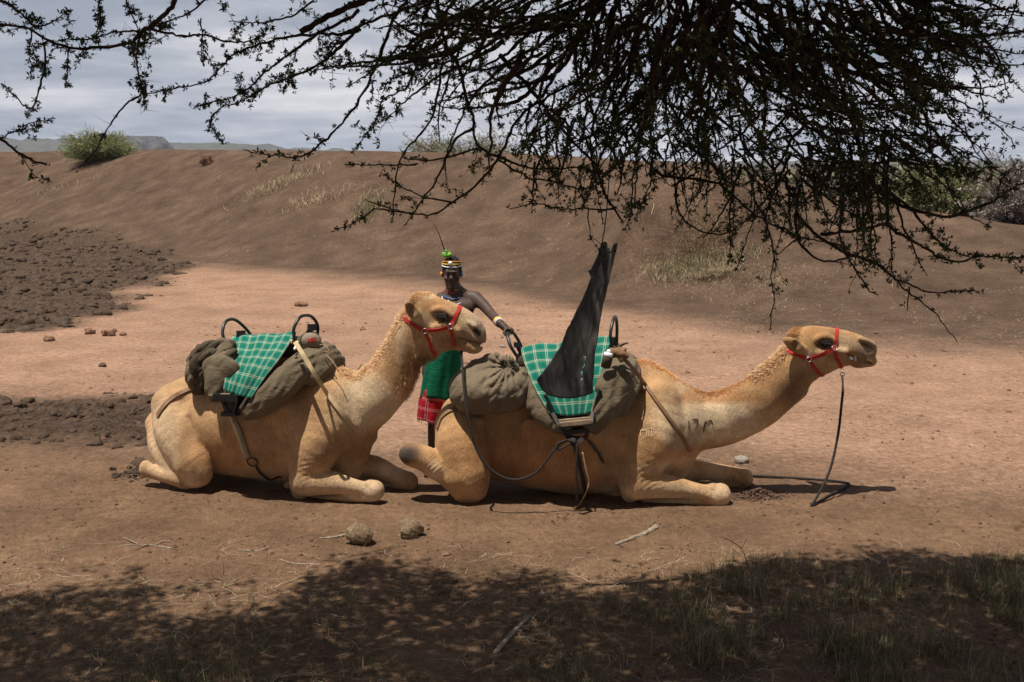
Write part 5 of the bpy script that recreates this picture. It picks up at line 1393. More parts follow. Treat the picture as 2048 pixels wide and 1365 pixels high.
def far_scrub():
    r = np.random.default_rng(120); n = 5200                # scrub on the plain, too far to pick apart
    y = 90+700*r.random(n)**1.5; x = (r.uniform(-.62, .62, n))*y; P = []; S = []
    z = height(x, y); k = 14; sz = r.uniform(.6, 1.7, n)
    A = np.repeat(np.stack([x, y, z], 1), k, 0)+r.normal(0, 1, (n*k, 3))*np.repeat(sz, k)[:, None]*np.array((.75, .75, .42))+np.repeat(sz, k)[:, None]*np.array((0, 0, .6))
    pal = np.array([(.075, .082, .042), (.115, .10, .068), (.145, .12, .09)]); cc = np.repeat(pal[r.integers(0, 3, n)], k, 0)
    tag(link('far_scrub', leaf_tufts(A, r.normal(size=A.shape), np.repeat(sz, k), r, 3, .42, .26, cc), FOLI), 'low scrub scattered over the far plain', 'scrub', kind='stuff')
far_scrub()
def blades(P, ln, wd, cols, r, curl=.6, up=1.0, seg=3):
    """curved tapering blades rooted at P"""
    n = len(P); a = r.uniform(0, 2*math.pi, n); d = np.stack([np.cos(a), np.sin(a), np.zeros(n)], 1)
    L_ = np.broadcast_to(ln, (n,))*r.uniform(.5, 1.25, n); t = np.linspace(0, 1, seg+1); S = np.stack([-np.sin(a), np.cos(a), np.zeros(n)], 1)
    tl = r.uniform(.1, 1, n)*curl; V = []
    for k in t:
        c = P+d*(L_*tl*(k**1.5))[:, None]+np.array((0, 0, 1.))*(L_*up*(k-.55*tl*k*k))[:, None]; w = wd*(1-k*.9); V += [c-S*w/2, c+S*w/2]
    V = np.stack(V, 1); m = V.shape[1]; i = np.arange(n)[:, None]*m
    Q = np.concatenate([i+np.array([[2*k, 2*k+1, 2*k+3, 2*k+2]]) for k in range(seg)])
    cols = np.asarray(cols); c = cols[r.integers(0, len(cols), n)]*r.uniform(.65, 1.35, (n, 1))
    return V.reshape(-1, 3), Q, np.repeat(np.clip(c, .004, 1), m, 0)
def tuft(name, label, px, py, rad, ln, n, cols, seed, cat='grass', spread=(1, 1), curl=.9, up=.8, group='dry grass tufts on the bank', wd=.006):
    r = np.random.default_rng(seed); c = drop(px, py); q = r.normal(0, .5, (n, 2))*rad*np.array(spread)
    x = c[0]+q[:, 0]; y = c[1]+q[:, 1]; P = np.stack([x, y, height(x, y)-.01], 1)
    V, Q, C = blades(P, ln, wd, cols, r, curl, up); return tag(link(name, new_mesh(name, V-c, Q, None, C, False), STRAW, loc=tuple(c)), label, cat, kind='stuff')
DRY = [(.42, .33, .20), (.33, .25, .15), (.50, .40, .26)]; DRYG = DRY+[(.15, .16, .07), (.19, .185, .085)]
tuft('dry_grass', 'straw coloured grass spilling down the bank left of the middle', 560, 372, .75, .36, 700, DRY, 131, spread=(1.6, .8), curl=1.3, wd=.011)
tuft('dry_grass', 'sparse straw on the bank below the straw patch', 640, 398, .8, .32, 380, DRY, 132, spread=(1.5, .7), curl=1.3, wd=.011)
tuft('dry_grass', 'yellow straw tuft on the bank beside the drooping hooked branch', 738, 415, .5, .42, 620, DRYG, 133, spread=(.8, 1.6), curl=1.2, wd=.011)
tuft('dry_grass', 'small straw wisp high on the bank', 520, 335, .3, .3, 90, DRY, 134, wd=.010); tuft('dry_grass', 'thin straw at the left of the bank under the feathery shrub', 130, 375, .8, .25, 150, DRY, 135, spread=(2, .6), wd=.010)
tuft('mound_grass', 'dry and green grass covering the eroded mound', 1395, 525, .95, .30, 4200, DRYG, 136, spread=(1.05, .7), curl=1.25, up=.6, wd=.008)
tuft('mound_grass', 'long pale grass hanging over the front lip of the eroded mound', 1435, 548, .42, .50, 700, [(.45, .36, .24), (.38, .29, .18)], 137, spread=(1, .35), curl=1.6, up=.35, wd=.008)
tuft('mound_grass', 'thin greenish grass trailing right of the eroded mound', 1530, 555, .8, .16, 1100, DRYG, 138, spread=(1.3, 1), curl=1.1, up=.5, wd=.007)
# ------------------------------------------------------------------ the thorn tree overhead
BARK = basic('thorn_bark', (.050, .036, .028), .9, .4, 18, .8, 60, .008, .15)
TWIG = basic('thorn_twig', (.045, .031, .024), .85, .35, 25, 0, spec=.15)
THORN = basic('thorn_spine', (.11, .09, .07), .7, .3, 25, 0, spec=.2)
def leaf_mat(name, attr=True):
    t = NT(name); c = t.attr()
    m = t.done(c, .65, None, .25)
    return m
LEAF = leaf_mat('thorn_leaf')
TR = [  # hand-laid boughs: (base radius px, tip radius px, leafiness, points)
 (7, 2.5, 1, [(-30, 42), (0, 46), (53, 54), (81, 72), (116, 88), (158, 98), (211, 93), (260, 83), (281, 65), (309, 46), (337, 21), (351, -10)][::-1]),
 (3, 2, 1, [(116, 84), (183, 79), (228, 65), (278, 62)][::-1]),
 (4, 1.6, 1, [(299, 58), (337, 65), (369, 70), (415, 70), (450, 83), (492, 84), (538, 67)]),
 (3.5, 1.5, 2, [(281, 67), (276, 105), (279, 148), (292, 197), (299, 225)]),
 (4.5, 1.5, 1.3, [(720, 60), (700, 67), (598, 76), (527, 88), (475, 102), (454, 123), (429, 148), (394, 164), (352, 174), (299, 186), (274, 193)]),
 (3, 1.4, .3, [(274, 193), (246, 211), (225, 239), (190, 292), (158, 334)]),
 (5, 1.5, 1.2, [(720, 20), (700, 35), (619, 81), (577, 113), (534, 144), (510, 172), (468, 197), (432, 207), (394, 214)]),
 (5, 1.5, 1.2, [(730, 40), (700, 70), (650, 116), (598, 144), (548, 162), (503, 190), (454, 211)]),
 (2.5, 1.3, 2.4, [(454, 208), (432, 222), (420, 245), (432, 264), (446, 280)]),
 (5, 1.4, .7, [(830, -20), (790, 35), (766, 98), (731, 176), (696, 225), (668, 260), (633, 295), (598, 311), (548, 309), (492, 299)]),
 (3.5, 1.4, .9, [(90, 84), (90, 130), (77, 179), (60, 218), (28, 193), (0, 165)]),
 (5.5, 3, .5, [(-60, 235), (0, 274), (35, 302), (70, 320), (97, 330)]),
 (2.5, 1.3, 1.3, [(0, 278), (35, 260), (77, 243), (109, 243)]),
 (2.5, 1.3, 2.6, [(137, 95), (134, 141), (130, 179)]), (2.5, 1.3, 2, [(63, 60), (60, 105), (63, 151)]), (2.5, 1.3, 1.8, [(401, 40), (404, 88), (401, 123)]),
 (11, 8, .3, [(800, -40), (760, -12), (700, 12), (650, 35), (598, 60)]),
 (3, 1.5, 2.2, [(200, -10), (197, 35), (192, 77)]), (3, 1.5, 1, [(625, 0), (590, 28), (527, 46), (464, 46)]), (3, 1.5, 1.2, [(70, 52), (98, 49), (140, 21)]), (5, 2, 1.6, [(-20, -10), (30, 20), (70, 55)]), (3, 1.5, 1.6, [(250, -10), (262, 30), (281, 65)]), (3, 1.5, 1.6, [(420, -10), (390, 20), (350, 40), (300, 60)]),
 (6, 2, .8, [(870, -20), (875, 0), (889, 88), (921, 148), (931, 197), (949, 239), (951, 292), (1002, 323), (1065, 341), (1142, 338), (1195, 345)]),
 (3, 1.4, 1, [(951, 295), (917, 309), (861, 320), (808, 313)]), (6, 3.5, .2, [(1160, 80), (1097, 141), (1054, 172), (984, 186)]),
 (6, 1.8, .5, [(1180, 20), (1125, 120), (1082, 197), (1030, 246), (995, 320), (949, 373), (910, 404), (861, 434), (808, 427), (755, 411), (731, 401)]),
 (4, 1.5, .6, [(949, 260), (917, 274), (896, 309), (875, 355), (840, 401), (801, 454)]), (4, 1.5, .7, [(890, 90), (882, 134), (875, 183), (857, 239), (819, 281), (791, 323), (784, 380), (778, 436)]),
 (2.6, 1.3, 1.5, [(836, 329), (791, 331), (748, 329), (696, 331)]), (3, 1.4, .8, [(910, 404), (854, 397), (801, 373), (766, 348)]), (3.2, 1.5, 1, [(1000, 322), (1054, 352), (1100, 362), (1153, 376), (1213, 383)]),
 (3.2, 1.4, 1.1, [(1230, 420), (1177, 418), (1125, 418), (1072, 408), (1023, 418)]), (6.5, 3, .5, [(1000, 110), (1090, 218), (1142, 288), (1184, 334), (1206, 383), (1230, 422), (1247, 448)]),
 (2, 1, .2, [(1177, 418), (1181, 450), (1186, 480)]), (2.6, 1.3, 1, [(808, 427), (759, 418), (720, 440), (682, 457)]), (3, 1.4, 1.1, [(850, 60), (819, 165), (766, 197), (752, 239), (703, 299)]), (5, 2, .9, [(860, 0), (790, 25), (738, 46), (685, 70), (650, 116)]),
 (6, 3.5, .1, [(1178, -30), (1181, 0), (1188, 70), (1209, 116)]),
 (4, 1.8, .2, [(1390, 350), (1358, 365), (1351, 394), (1366, 435), (1402, 464), (1446, 469), (1483, 446), (1508, 435)]),
 (5, 2, .8, [(1300, 340), (1355, 358), (1410, 362), (1453, 380), (1497, 420), (1556, 453), (1592, 478)]),
 (7, 2.4, .8, [(1690, 200), (1720, 310), (1746, 369), (1786, 398), (1830, 416), (1884, 427), (1939, 416), (1994, 394), (2048, 362), (2090, 340)]),
 (2.6, 1.3, 2, [(1994, 391), (2005, 351), (2027, 329)]), (4, 1.5, 1, [(1800, 30), (1870, 47), (1943, 62)]), (4, 1.5, 1, [(1830, 70), (1884, 80), (1950, 91), (1979, 110), (2012, 126)]),
 (4, 1.5, 1, [(1800, 40), (1848, 62), (1921, 99), (1957, 153), (1965, 197), (1976, 234), (2016, 263), (2034, 292)]), (3.5, 1.5, .9, [(1760, 160), (1811, 175), (1870, 205), (1914, 215), (1954, 223)]),
 (3.5, 1.5, .9, [(1700, 260), (1775, 270), (1848, 270), (1921, 270), (1979, 270)]), (3.2, 1.4, 1, [(1780, 210), (1840, 237), (1921, 263), (1957, 307), (1987, 340)]), (4, 1.4, .6, [(1830, 120), (1848, 183), (1859, 292), (1884, 362), (1921, 427), (1979, 457)]),
 (3.5, 1.6, 1.2, [(1890, -20), (1943, 40), (1994, 29), (2048, 33), (2080, 36)]), (3, 1.3, .6, [(2038, -10), (2034, 0), (2023, 37), (1987, 91)]), (3, 1.5, 1.2, [(1880, 30), (1921, 47), (1987, 47), (2048, 62), (2080, 68)]),
 (3.2, 1.3, .5, [(1508, 400), (1534, 447), (1545, 484), (1550, 513), (1545, 557), (1552, 605), (1543, 667)]), (4.5, 2.4, .3, [(1600, 370), (1592, 437), (1596, 480), (1618, 510), (1651, 524), (1691, 517), (1731, 499)]),
 (3, 1.6, .8, [(1552, 451), (1605, 475), (1665, 484), (1702, 491)]), (5, 1.6, .7, [(1590, 430), (1636, 473), (1694, 506), (1757, 524), (1782, 550), (1811, 564), (1855, 583), (1903, 581), (1957, 579)]),
 (3.6, 1.8, .8, [(1680, 480), (1698, 517), (1720, 553), (1738, 579), (1758, 590)]), (3.6, 1.2, .25, [(1740, 520), (1789, 561), (1811, 586), (1841, 608), (1870, 637), (1906, 685)]),
 (5, 2, 1.2, [(1640, 470), (1694, 466), (1771, 451), (1793, 469), (1841, 495), (1884, 521), (1921, 528), (1957, 517), (1994, 521), (2048, 519), (2090, 516)]), (5, 2.2, 1.2, [(1760, 370), (1811, 411), (1855, 462), (1892, 499), (1939, 517)]),
 (2.5, 1.3, .5, [(1819, 575), (1816, 600), (1813, 619)]), (2.4, 1.3, .5, [(1596, 478), (1578, 491), (1556, 510)]),
]
def build_tree():
    r = np.random.default_rng(21)
    base = np.array((2.1, -2.3, 0.)); T = empty('thorn_tree', tuple(base))
    tag(T, 'spreading thorn tree with small leaves, its branches drooping over the scene', 'tree')
    limbs = [(.20, .15, [base+(0, 0, -.1), base+(.05, .1, 1.2), base+(-.05, .3, 2.6)], 'trunk'),
             (.13, .05, [base+(-.05, .3, 2.5), (1.7, .2, 3.7), (1.35, 2.2, 4.15), (.95, 4.0, 4.05), (.75, 4.9, 3.75)], 'limb'),
             (.10, .03, [(1.75, .1, 3.6), (.3, 1.6, 4.2), (-1.2, 3.2, 4.25), (-2.4, 4.3, 4.0), (-3.3, 5.0, 3.7)], 'limb'),
             (.10, .03, [(1.7, .2, 3.7), (2.4, 2.0, 4.2), (2.8, 4.0, 4.2), (2.9, 5.6, 3.9)], 'limb'),
             (.10, .04, [base+(0, .25, 2.4), (.4, -3.6, 3.9), (-2.5, -4.2, 4.5), (-5, -4.6, 4.4)], 'limb'), (.10, .04, [base+(0, .25, 2.4), (3.6, -3.2, 3.9), (5.6, -3.0, 4.5), (7.2, -2.0, 4.3)], 'limb'),
             (.09, .03, [(1.35, 2.2, 4.1), (-.2, 3.3, 4.5), (-1.6, 4.8, 4.1)], 'limb'), (.08, .03, [(1.1, 3.2, 4.1), (1.5, 4.6, 4.1), (1.9, 5.9, 3.8)], 'limb'), (.06, .02, [(.95, 4.0, 4.05), (.2, 4.6, 3.8), (-.5, 5.2, 3.6)], 'limb'), (.045, .02, [(.8, 4.7, 3.8), (.68, 5.4, 3.7), (.55, 6.05, 3.56)], 'limb')]
    for ra, rb, pts, nm in limbs:
        P = spline(np.array(pts, float), 10); P = P+np.stack([.03*fbm(np.arange(len(P))*.3, np.arange(len(P))*0+k*5+ra*90, 3, 61) for k in range(3)], 1)
        m = MB(); m.tube(P, np.linspace(ra, rb, len(P)), 12); m.build(nm, BARK, T, True, base)
    depth = lambda x, y: 4.75+.55*fbm(np.asarray(x)/520.+3, np.asarray(y)/420., 3, 63)
    leafP, leafD, leafS = [], [], []; thP, thD = [], []
    tw = MB()
    def add_leaves(P, T_, dens):
        n = len(P); k = r.poisson(dens, n); idx = np.repeat(np.arange(n), k)
        if len(idx) == 0: return
        q = P[idx]+r.normal(0, .006, (len(idx), 3)); d = T_[idx]*.25+r.normal(0, .7, (len(idx), 3))+np.array((0, 0, .10))
        leafP.append(q); leafD.append(d); leafS.append(r.uniform(.7, 1.25, len(idx)))
    def add_thorns(P, T_, pr):
        idx = np.nonzero(r.random(len(P)) < pr)[0]
        for i in idx:
            d = np.cross(T_[i], r.normal(size=3)); d /= np.linalg.norm(d)+1e-9
            for s in (1, -1):
                thP.append(P[i]); thD.append((s*d+r.normal(0, .35, 3)+T_[i]*.3)*r.uniform(.028, .060))
    def twig(p, d, ln, rad, leafy, lvl):
        n = max(4, int(ln/.022)); st = ln/n; P = [p]; d = d/np.linalg.norm(d)
        for i in range(n):
            d = d+r.normal(0, .22, 3)+np.array((0, 0, -.035)); d /= np.linalg.norm(d); P.append(P[-1]+d*st)
        P = np.array(P); tw.tube(P, np.linspace(rad, rad*.4, len(P)), 4, False)
        T_ = np.gradient(P, axis=0); T_ /= np.linalg.norm(T_, axis=1)[:, None]+1e-9
        add_leaves(P[1:], T_[1:], 1.05*leafy); add_thorns(P, T_, .12)
        if lvl > 0 and ln > .10:
            for i in range(1, len(P)-1):
                if r.random() < .16:
                    e = T_[i]*.6+r.normal(0, .7, 3); twig(P[i], e, ln*r.uniform(.3, .6), rad*.7, leafy, lvl-1)
    def bough(P, ra, rb, leafy, part, sub=1.0, lvl=1):
        P = resample(P, .022); n = len(P)
        P = P+np.cumsum(r.normal(0, .0016, (n, 3)), 0)*.8+r.normal(0, .0022, (n, 3))
        rad = np.linspace(ra, rb, n)*(1+.10*r.normal(size=n))
        if part:
            m = MB(); m.tube(P, rad, 7); m.build('branch', TWIG, T, True, base)
        else: tw.tube(P, rad, 5, False)
        T_ = np.gradient(P, axis=0); T_ /= np.linalg.norm(T_, axis=1)[:, None]+1e-9
        t = np.linspace(0, 1, n); add_leaves(P, T_, .9*leafy*np.clip(1.25*t+.25, 0, 1)); add_thorns(P, T_, .10)
        for i in range(3, n-1):
            if r.random() < .105*sub*leafy**.5:
                d = T_[i]*.75+r.normal(0, .55, 3)+np.array((0, 0, -.10)); twig(P[i], d, r.uniform(.05, .22)*(1.1-.5*t[i]), max(rb*.7, .0016), max(leafy, .6), lvl)
    for ra, rb, lf, pts in TR:
        P2 = spline(np.array(pts, float), 10); Y = depth(P2[:, 0], P2[:, 1])
        P = np.array([at_y(a, b, y) for (a, b), y in zip(P2, Y)]); k = 1/470.
        bough(P, ra*k*.70, max(rb*k*.70, .0018), lf*(1.7 if pts[0][0] < 735 else 1.3), True, .9 if pts[0][0] < 720 else .8)
    # the tangled heart of the crown
    for i in range(300):
        x0 = r.normal(1440, 280); y0 = r.uniform(-90, 130)
        if x0 < 820 or x0 > 1900: continue
        ang = (x0-1380)/330.*.75+r.normal(0, .42); ln = r.uniform(160, 450)*(1-.28*min(abs(x0-1400)/500, 1))
        n = 8; P2 = []; a = ang; p = np.array((x0, y0)); cur = r.normal(0, .10)
        for k in range(n+1):
            P2.append(p.copy()); p = p+np.array((math.sin(a), math.cos(a)*.85))*ln/n; a += cur+r.normal(0, .10)+.04*np.sign(ang)
        P2 = np.array(P2); yo = r.normal(0, .38); Y = np.clip(depth(P2[:, 0], P2[:, 1])+yo+np.linspace(0, r.normal(0, .25), n+1), 3.7, 5.9)
        P = spline(np.array([at_y(a_, b_, y) for (a_, b_), y in zip(P2, Y)]), 6)
        bough(P, r.uniform(.006, .013), .002, r.uniform(.6, 1.3), False, 1.3, 1)
    for i in range(70):                                   # right-hand fringe, sweeping outwards
        x0 = r.uniform(1550, 1850); y0 = r.uniform(0, 330); ang = R(r.uniform(35, 105)); ln = r.uniform(110, 260); n = 6; P2 = []; a = ang; p = np.array((x0, y0))
        for k in range(n+1): P2.append(p.copy()); p = p+np.array((math.sin(a), math.cos(a)))*ln/n; a += r.normal(-.04, .13)
        P2 = np.array(P2); P = spline(np.array([at_y(a_, b_, y) for (a_, b_), y in zip(P2, depth(P2[:, 0], P2[:, 1])+r.normal(0, .25))]), 6)
        bough(P, r.uniform(.004, .007), .0018, r.uniform(.7, 1.3), False, 1.1, 1)
    for i in range(150):                                   # lower fringe
        x0 = r.uniform(1050, 1800); y0 = r.uniform(180, 330)+max(0, (x0-1350)*.16); ang = R(r.normal(8, 38)); ln = r.uniform(100, 200)*(.55 if x0 < 1400 else 1.05); n = 6; P2 = []; a = ang; p = np.array((x0, y0))
        for k in range(n+1): P2.append(p.copy()); p = p+np.array((math.sin(a), math.cos(a)))*ln/n; a += r.normal(0, .14)
        P2 = np.array(P2); P = spline(np.array([at_y(a_, b_, y) for (a_, b_), y in zip(P2, depth(P2[:, 0], P2[:, 1])+r.normal(0, .25))]), 6)
        bough(P, r.uniform(.004, .008), .0018, r.uniform(.7, 1.3), False, 1.1, 1)
    tag(tw.build('twigs', TWIG, T, True, base), kind='stuff')
    # leaves: tufts of narrow leaflets
    P = np.concatenate(leafP); D = np.concatenate(leafD); S = np.concatenate(leafS)
    tag(link('leaves', leaf_tufts(P-base, D, S, r, 7, .0190, .0062, (.040, .055, .020)), LEAF, T), kind='stuff')
    tp = np.array(thP); td = np.array(thD); n = len(tp); u = np.cross(td, (.3, .5, .8)); u /= np.linalg.norm(u, axis=1)[:, None]; v = np.cross(td, u); v /= np.linalg.norm(v, axis=1)[:, None]
    w = .0012; V = np.stack([tp+u*w, tp-u*.5*w+v*.87*w, tp-u*.5*w-v*.87*w, tp+td], 1).reshape(-1, 3)-base; k = np.arange(n)[:, None]*4
    tag(link('thorns', new_mesh('thorns', V, np.concatenate([k+np.array([[0, 1, 3]]), k+np.array([[1, 2, 3]]), k+np.array([[2, 0, 3]])]), smooth=False), THORN, T), kind='stuff')
    # the crown above the frame
    def crown(n, x0, x1, y0, y1, z0, z1, size, wid):
        x = r.uniform(x0, x1, n); y = r.uniform(y0, y1, n); z = z0+(z1-z0)*r.random(n)**.8
        edge = np.interp(x, [-8, -5, -3, -1, .5, 2, 3.5, 6], [5.5, 5.8, 5.95, 6.05, 6.05, 6.35, 6.95, 6.95])+.45*fbm(x*.9, z*.6, 3, 71)+.30*fbm(x*3, y*3, 3, 72)
        dn = fbm(x*1.0, y*1.0, 3, 73)+.6*fbm(x*2.7, y*2.7, 2, 75)
        keep = (y < edge) & (dn > .42+.35*r.random(n)-1.25*np.clip((edge-y)/.95, 0, 1.3)) & (z > 2.5+.155*np.maximum(y, 0)+.05)
        p = np.stack([x, y, z+.25*fbm(x*.8, y*.8, 2, 74)], 1)[keep]; p = p[p[:, 2] > 2.5+.152*np.maximum(p[:, 1], 0)+.05]
        return p, size, wid
    allp = [crown(120000, -6.5, 5, 2.8, 6.9, 3.4, 4.8, .056, .023), crown(26000, -8, 8, -6.5, 3.0, 3.5, 5.0, .12, .05)]
    for i, (p, s, w) in enumerate(allp):
        d = r.normal(size=p.shape); tag(link('crown_leaves', leaf_tufts(p-base, d, r.uniform(.8, 1.3, len(p)), r, 4, s, w, (.037, .052, .019)), LEAF, T), kind='stuff')
    m = MB()                                              # fine branchlets carrying the crown
    for i in range(420):
        x, y = r.uniform(-5.5, 4.5), r.uniform(-3, 5.4); z = 3.55+.155*max(y, 0)*.6+r.uniform(0, .7); d = r.normal(size=3)*np.array((1, 1, .25)); d /= np.linalg.norm(d)
        if z < 2.55+.152*max(y, 0)+.25: continue
        q = np.array((x, y, z))+np.linspace(-.45, .45, 7)[:, None]*d+r.normal(0, .02, (7, 3))
        if (q[:, 2] < 2.55+.152*np.maximum(q[:, 1], 0)+.04).any(): continue
        m.tube(q, np.linspace(.010, .003, 7), 4, False)
    tag(m.build('branchlets', TWIG, T, True, base), kind='stuff')
build_tree()
def wire():
    P = spline([np.array((.55, 6.02, 3.60)), at_y(1226, 200, SHEET_Y), at_y(1215, 400, SHEET_Y), at_y(1205, 482, SHEET_Y), at_y(1198, 500, SHEET_Y-.02), at_y(1204, 512, SHEET_Y+.01), at_y(1210, 500, SHEET_Y+.02), at_y(1204, 488, SHEET_Y-.02)], 8)
    m = MB(); m.tube(P, .0035, 6); o = m.build('wire', BLACK_STEEL, None, True, P[0]); o.location = tuple(P[0]); tag(o, 'thin dark wire holding the black sheet up to a branch', 'wire')
wire()
# ------------------------------------------------------------------ stones, dung, sticks, clods, litter, grass
def rock_field(seed, rx, ry, rz, rough=.18, h=None, fr=9):
    h = h or max(rx, ry)/11; f = Field((-rx*1.4, -ry*1.4, -rz*1.3), (rx*1.4, ry*1.4, rz*1.5), h); f.ell((0, 0, 0), (rx, ry, rz), 0)
    m = max(rx, ry); f.near_disp(lambda X, Y, Z: m*rough*noise3(X/m*1.3, Y/m*1.3, Z/m*1.3, seed)+m*rough*.5*noise3(X/m*3.7, Y/m*3.7, Z/m*3.7, seed+5), m)
    return f.mesh(1)
def stone_mat(name, a, b): 
    t = NT(name); co = t.coord(); n = t.noise(co, 26, 6, .65); return t.done(t.ramp(n, [(.3, a), (.7, b)]), .9, t.bump(n, .9, .03), .2)
GREYS = stone_mat('grey_stone', (.20, .165, .13), (.40, .34, .28)); BROWNS = stone_mat('brown_stone', (.14, .075, .045), (.28, .155, .095)); DARKS = stone_mat('dark_stone', (.06, .045, .035), (.13, .09, .065))
for i, (px, py, w, hh, mat, lab) in enumerate((
    (1483, 917, 30, 18, GREYS, 'pale angular stone lying beyond the outstretched neck'), (1386, 776, 26, 18, GREYS, 'pale rough stone behind the dipped neck of the camel'),
    (96, 675, 26, 15, BROWNS, 'lone reddish stone at the foot of the churned mud'), (178, 662, 22, 14, BROWNS, 'reddish stone left of the clustered stones by the mud'), (216, 664, 26, 16, BROWNS, 'largest reddish stone in the cluster by the mud'),
    (228, 660, 12, 9, BROWNS, 'small reddish stone on top of the cluster by the mud'), (245, 667, 16, 9, BROWNS, 'reddish stone at the right end of the cluster by the mud'), (204, 729, 15, 11, DARKS, 'single dark stone on the pink sand left of the camels'),
    (601, 608, 30, 9, BROWNS, 'flat brown clod on the pink sand beyond the camels'), (1006, 692, 14, 6, GREYS, 'small pale stone on the sand near the reaching hand'), (1752, 665, 10, 6, BROWNS, 'small brown clod on the slope behind the outstretched head'),
    (893, 1107, 20, 10, BROWNS, 'flat reddish clod in front of the two dung balls'))):
    c = drop(px, py+hh/2); k = c[1]*1.03/FPX; rx = w/2*k; rz = max(hh/2*k, rx*.35); V, Q = rock_field(i*3+2, rx, rx*.85, rz, .30)
    tag(link('stone', new_mesh('stone', V, Q), mat, loc=(c[0], c[1]+rx*.3, c[2]+rz*.45), rot=(0, 0, i*.9)), lab, 'stone', 'loose stones on the ground')
def dung_mat():
    t = NT('dried_dung'); co = t.coord(); n = t.noise(co, 34, 8, .75, 1.5); v = t.noise(t.mapping(co, (1, 3, 1)), 90, 4, .7, 2); f = t.math('ADD', t.math('MULTIPLY', n, .6), t.math('MULTIPLY', v, .4))
    return t.done(t.ramp(f, [(.36, (.10, .062, .034)), (.5, (.26, .18, .105)), (.64, (.48, .37, .24))]), .95, t.bump(f, 1.0, .02), .1)
DUNG = dung_mat()
for i, (px, py, lab) in enumerate(((719, 1087, 'fibrous dung ball with a grey twig against it'), (820, 1076, 'paler dung ball without a twig against it'))):
    c = drop(px, py); V, Q = rock_field(40+i*7, .092, .085, .070, .22, .0075); T = empty('dung_ball', (c[0], c[1]+.03, c[2]+.055), i*1.3); tag(T, lab, 'dung', 'dried dung balls in front of the camels')
    link('clump', new_mesh('clump', V, Q), DUNG, T); r = np.random.default_rng(60+i); n = 420
    N = vnormals(V, Q); j = r.integers(0, len(V), n); V2, Q2, C2 = blades(V[j]-N[j]*.004, .030, .0028, [(.42, .32, .2), (.30, .21, .12), (.2, .13, .08)], r, 2.2, .25, 2)
    tag(link('straw_fibres', new_mesh('straw_fibres', V2, Q2, None, C2, False), STRAW, T), kind='stuff')
DEAD = stone_mat('weathered_wood', (.20, .15, .10), (.46, .38, .28))
def stick(pts, r0, r1, label, cat='stick', side=(), name='stick'):
    P = [drop(*q)+np.array((0, 0, r0*.8)) for q in pts]; c = P[0].copy(); S = spline(P, 10); rr = np.random.default_rng(len(label)); S = S+rr.normal(0, r0*.12, S.shape)
    m = MB(); m.tube(S, np.linspace(r0, r1, len(S))*(1+.12*rr.normal(size=len(S))), 9)
    for s in side: Q = [drop(*q)+np.array((0, 0, r1*1.5+.006*k)) for k, q in enumerate(s)]; m.tube(spline(Q, 6), np.linspace(r1, r1*.4, (len(Q)-1)*6+1), 5)
    o = m.build(name, DEAD, None, True, c); o.location = tuple(c); tag(o, label, cat, 'dead sticks on the ground')
stick([(1231, 1092), (1262, 1080), (1290, 1070), (1312, 1057)], .010, .020, 'weathered pale stick in front of the camel with the outstretched neck')
stick([(640, 1078), (668, 1076), (696, 1070)], .005, .011, 'short grey twig lying against the fibrous dung ball')
stick([(240, 1092), (275, 1090), (310, 1092), (345, 1098)], .0025, .005, 'forked dry root on bare ground left of the dung balls', side=[[(275, 1090), (258, 1084), (248, 1080)], [(310, 1092), (328, 1086), (342, 1088)], [(300, 1091), (280, 1098), (268, 1104)]])
stick([(478, 1102), (500, 1103), (520, 1102), (537, 1096)], .004, .006, 'small bent dry root in front of the upright camel')
stick([(560, 1120), (590, 1128), (640, 1130)], .003, .005, 'thin dry stem at the edge of the tree shade')
stick([(990, 1310), (1020, 1275), (1055, 1240)], .012, .010, 'dark fallen branch among the shaded grass', side=[[(1020, 1275), (1035, 1262), (1060, 1262)]])

def lumps(n, xy, size, seed, zoff=.15, lift=0.0):
    """many small irregular clods as one mesh"""
    r = np.random.default_rng(seed); b = MB()
    t = (1+5**.5)/2; ico = np.array([(-1, t, 0), (1, t, 0), (-1, -t, 0), (1, -t, 0), (0, -1, t), (0, 1, t), (0, -1, -t), (0, 1, -t), (t, 0, -1), (t, 0, 1), (-t, 0, -1), (-t, 0, 1)])/math.sqrt(1+t*t)
    F = np.array([(0, 11, 5), (0, 5, 1), (0, 1, 7), (0, 7, 10), (0, 10, 11), (1, 5, 9), (5, 11, 4), (11, 10, 2), (10, 7, 6), (7, 1, 8), (3, 9, 4), (3, 4, 2), (3, 2, 6), (3, 6, 8), (3, 8, 9), (4, 9, 5), (2, 4, 11), (6, 2, 10), (8, 6, 7), (9, 8, 1)])
    e = {}; V = list(ico); F2 = []
    def mid(a, c):
        k = (min(a, c), max(a, c))
        if k not in e: v = V[a]+V[c]; V.append(v/np.linalg.norm(v)); e[k] = len(V)-1
        return e[k]
    for a, c, d in F: x, y, z = mid(a, c), mid(c, d), mid(d, a); F2 += [(a, x, z), (c, y, x), (d, z, y), (x, y, z)]
    V = np.array(V); F2 = np.array(F2); m = len(V); s = size(r, n)
    A = V[None]*(1+r.normal(0, .26, (n, m, 1)))*r.uniform(.65, 1.25, (n, 1, 3))*np.array((1, 1, .72)); a = r.uniform(0, 6.28, n); ca, sa = np.cos(a)[:, None], np.sin(a)[:, None]
    A = np.stack([A[..., 0]*ca-A[..., 1]*sa, A[..., 0]*sa+A[..., 1]*ca, A[..., 2]], -1)*s[:, None, None]
    x, y = xy; P = np.stack([x, y, height(x, y)+s*zoff+lift], 1); A = A+P[:, None]
    return A.reshape(-1, 3), (np.arange(n)[:, None, None]*m+F2[None]).reshape(-1, 3)
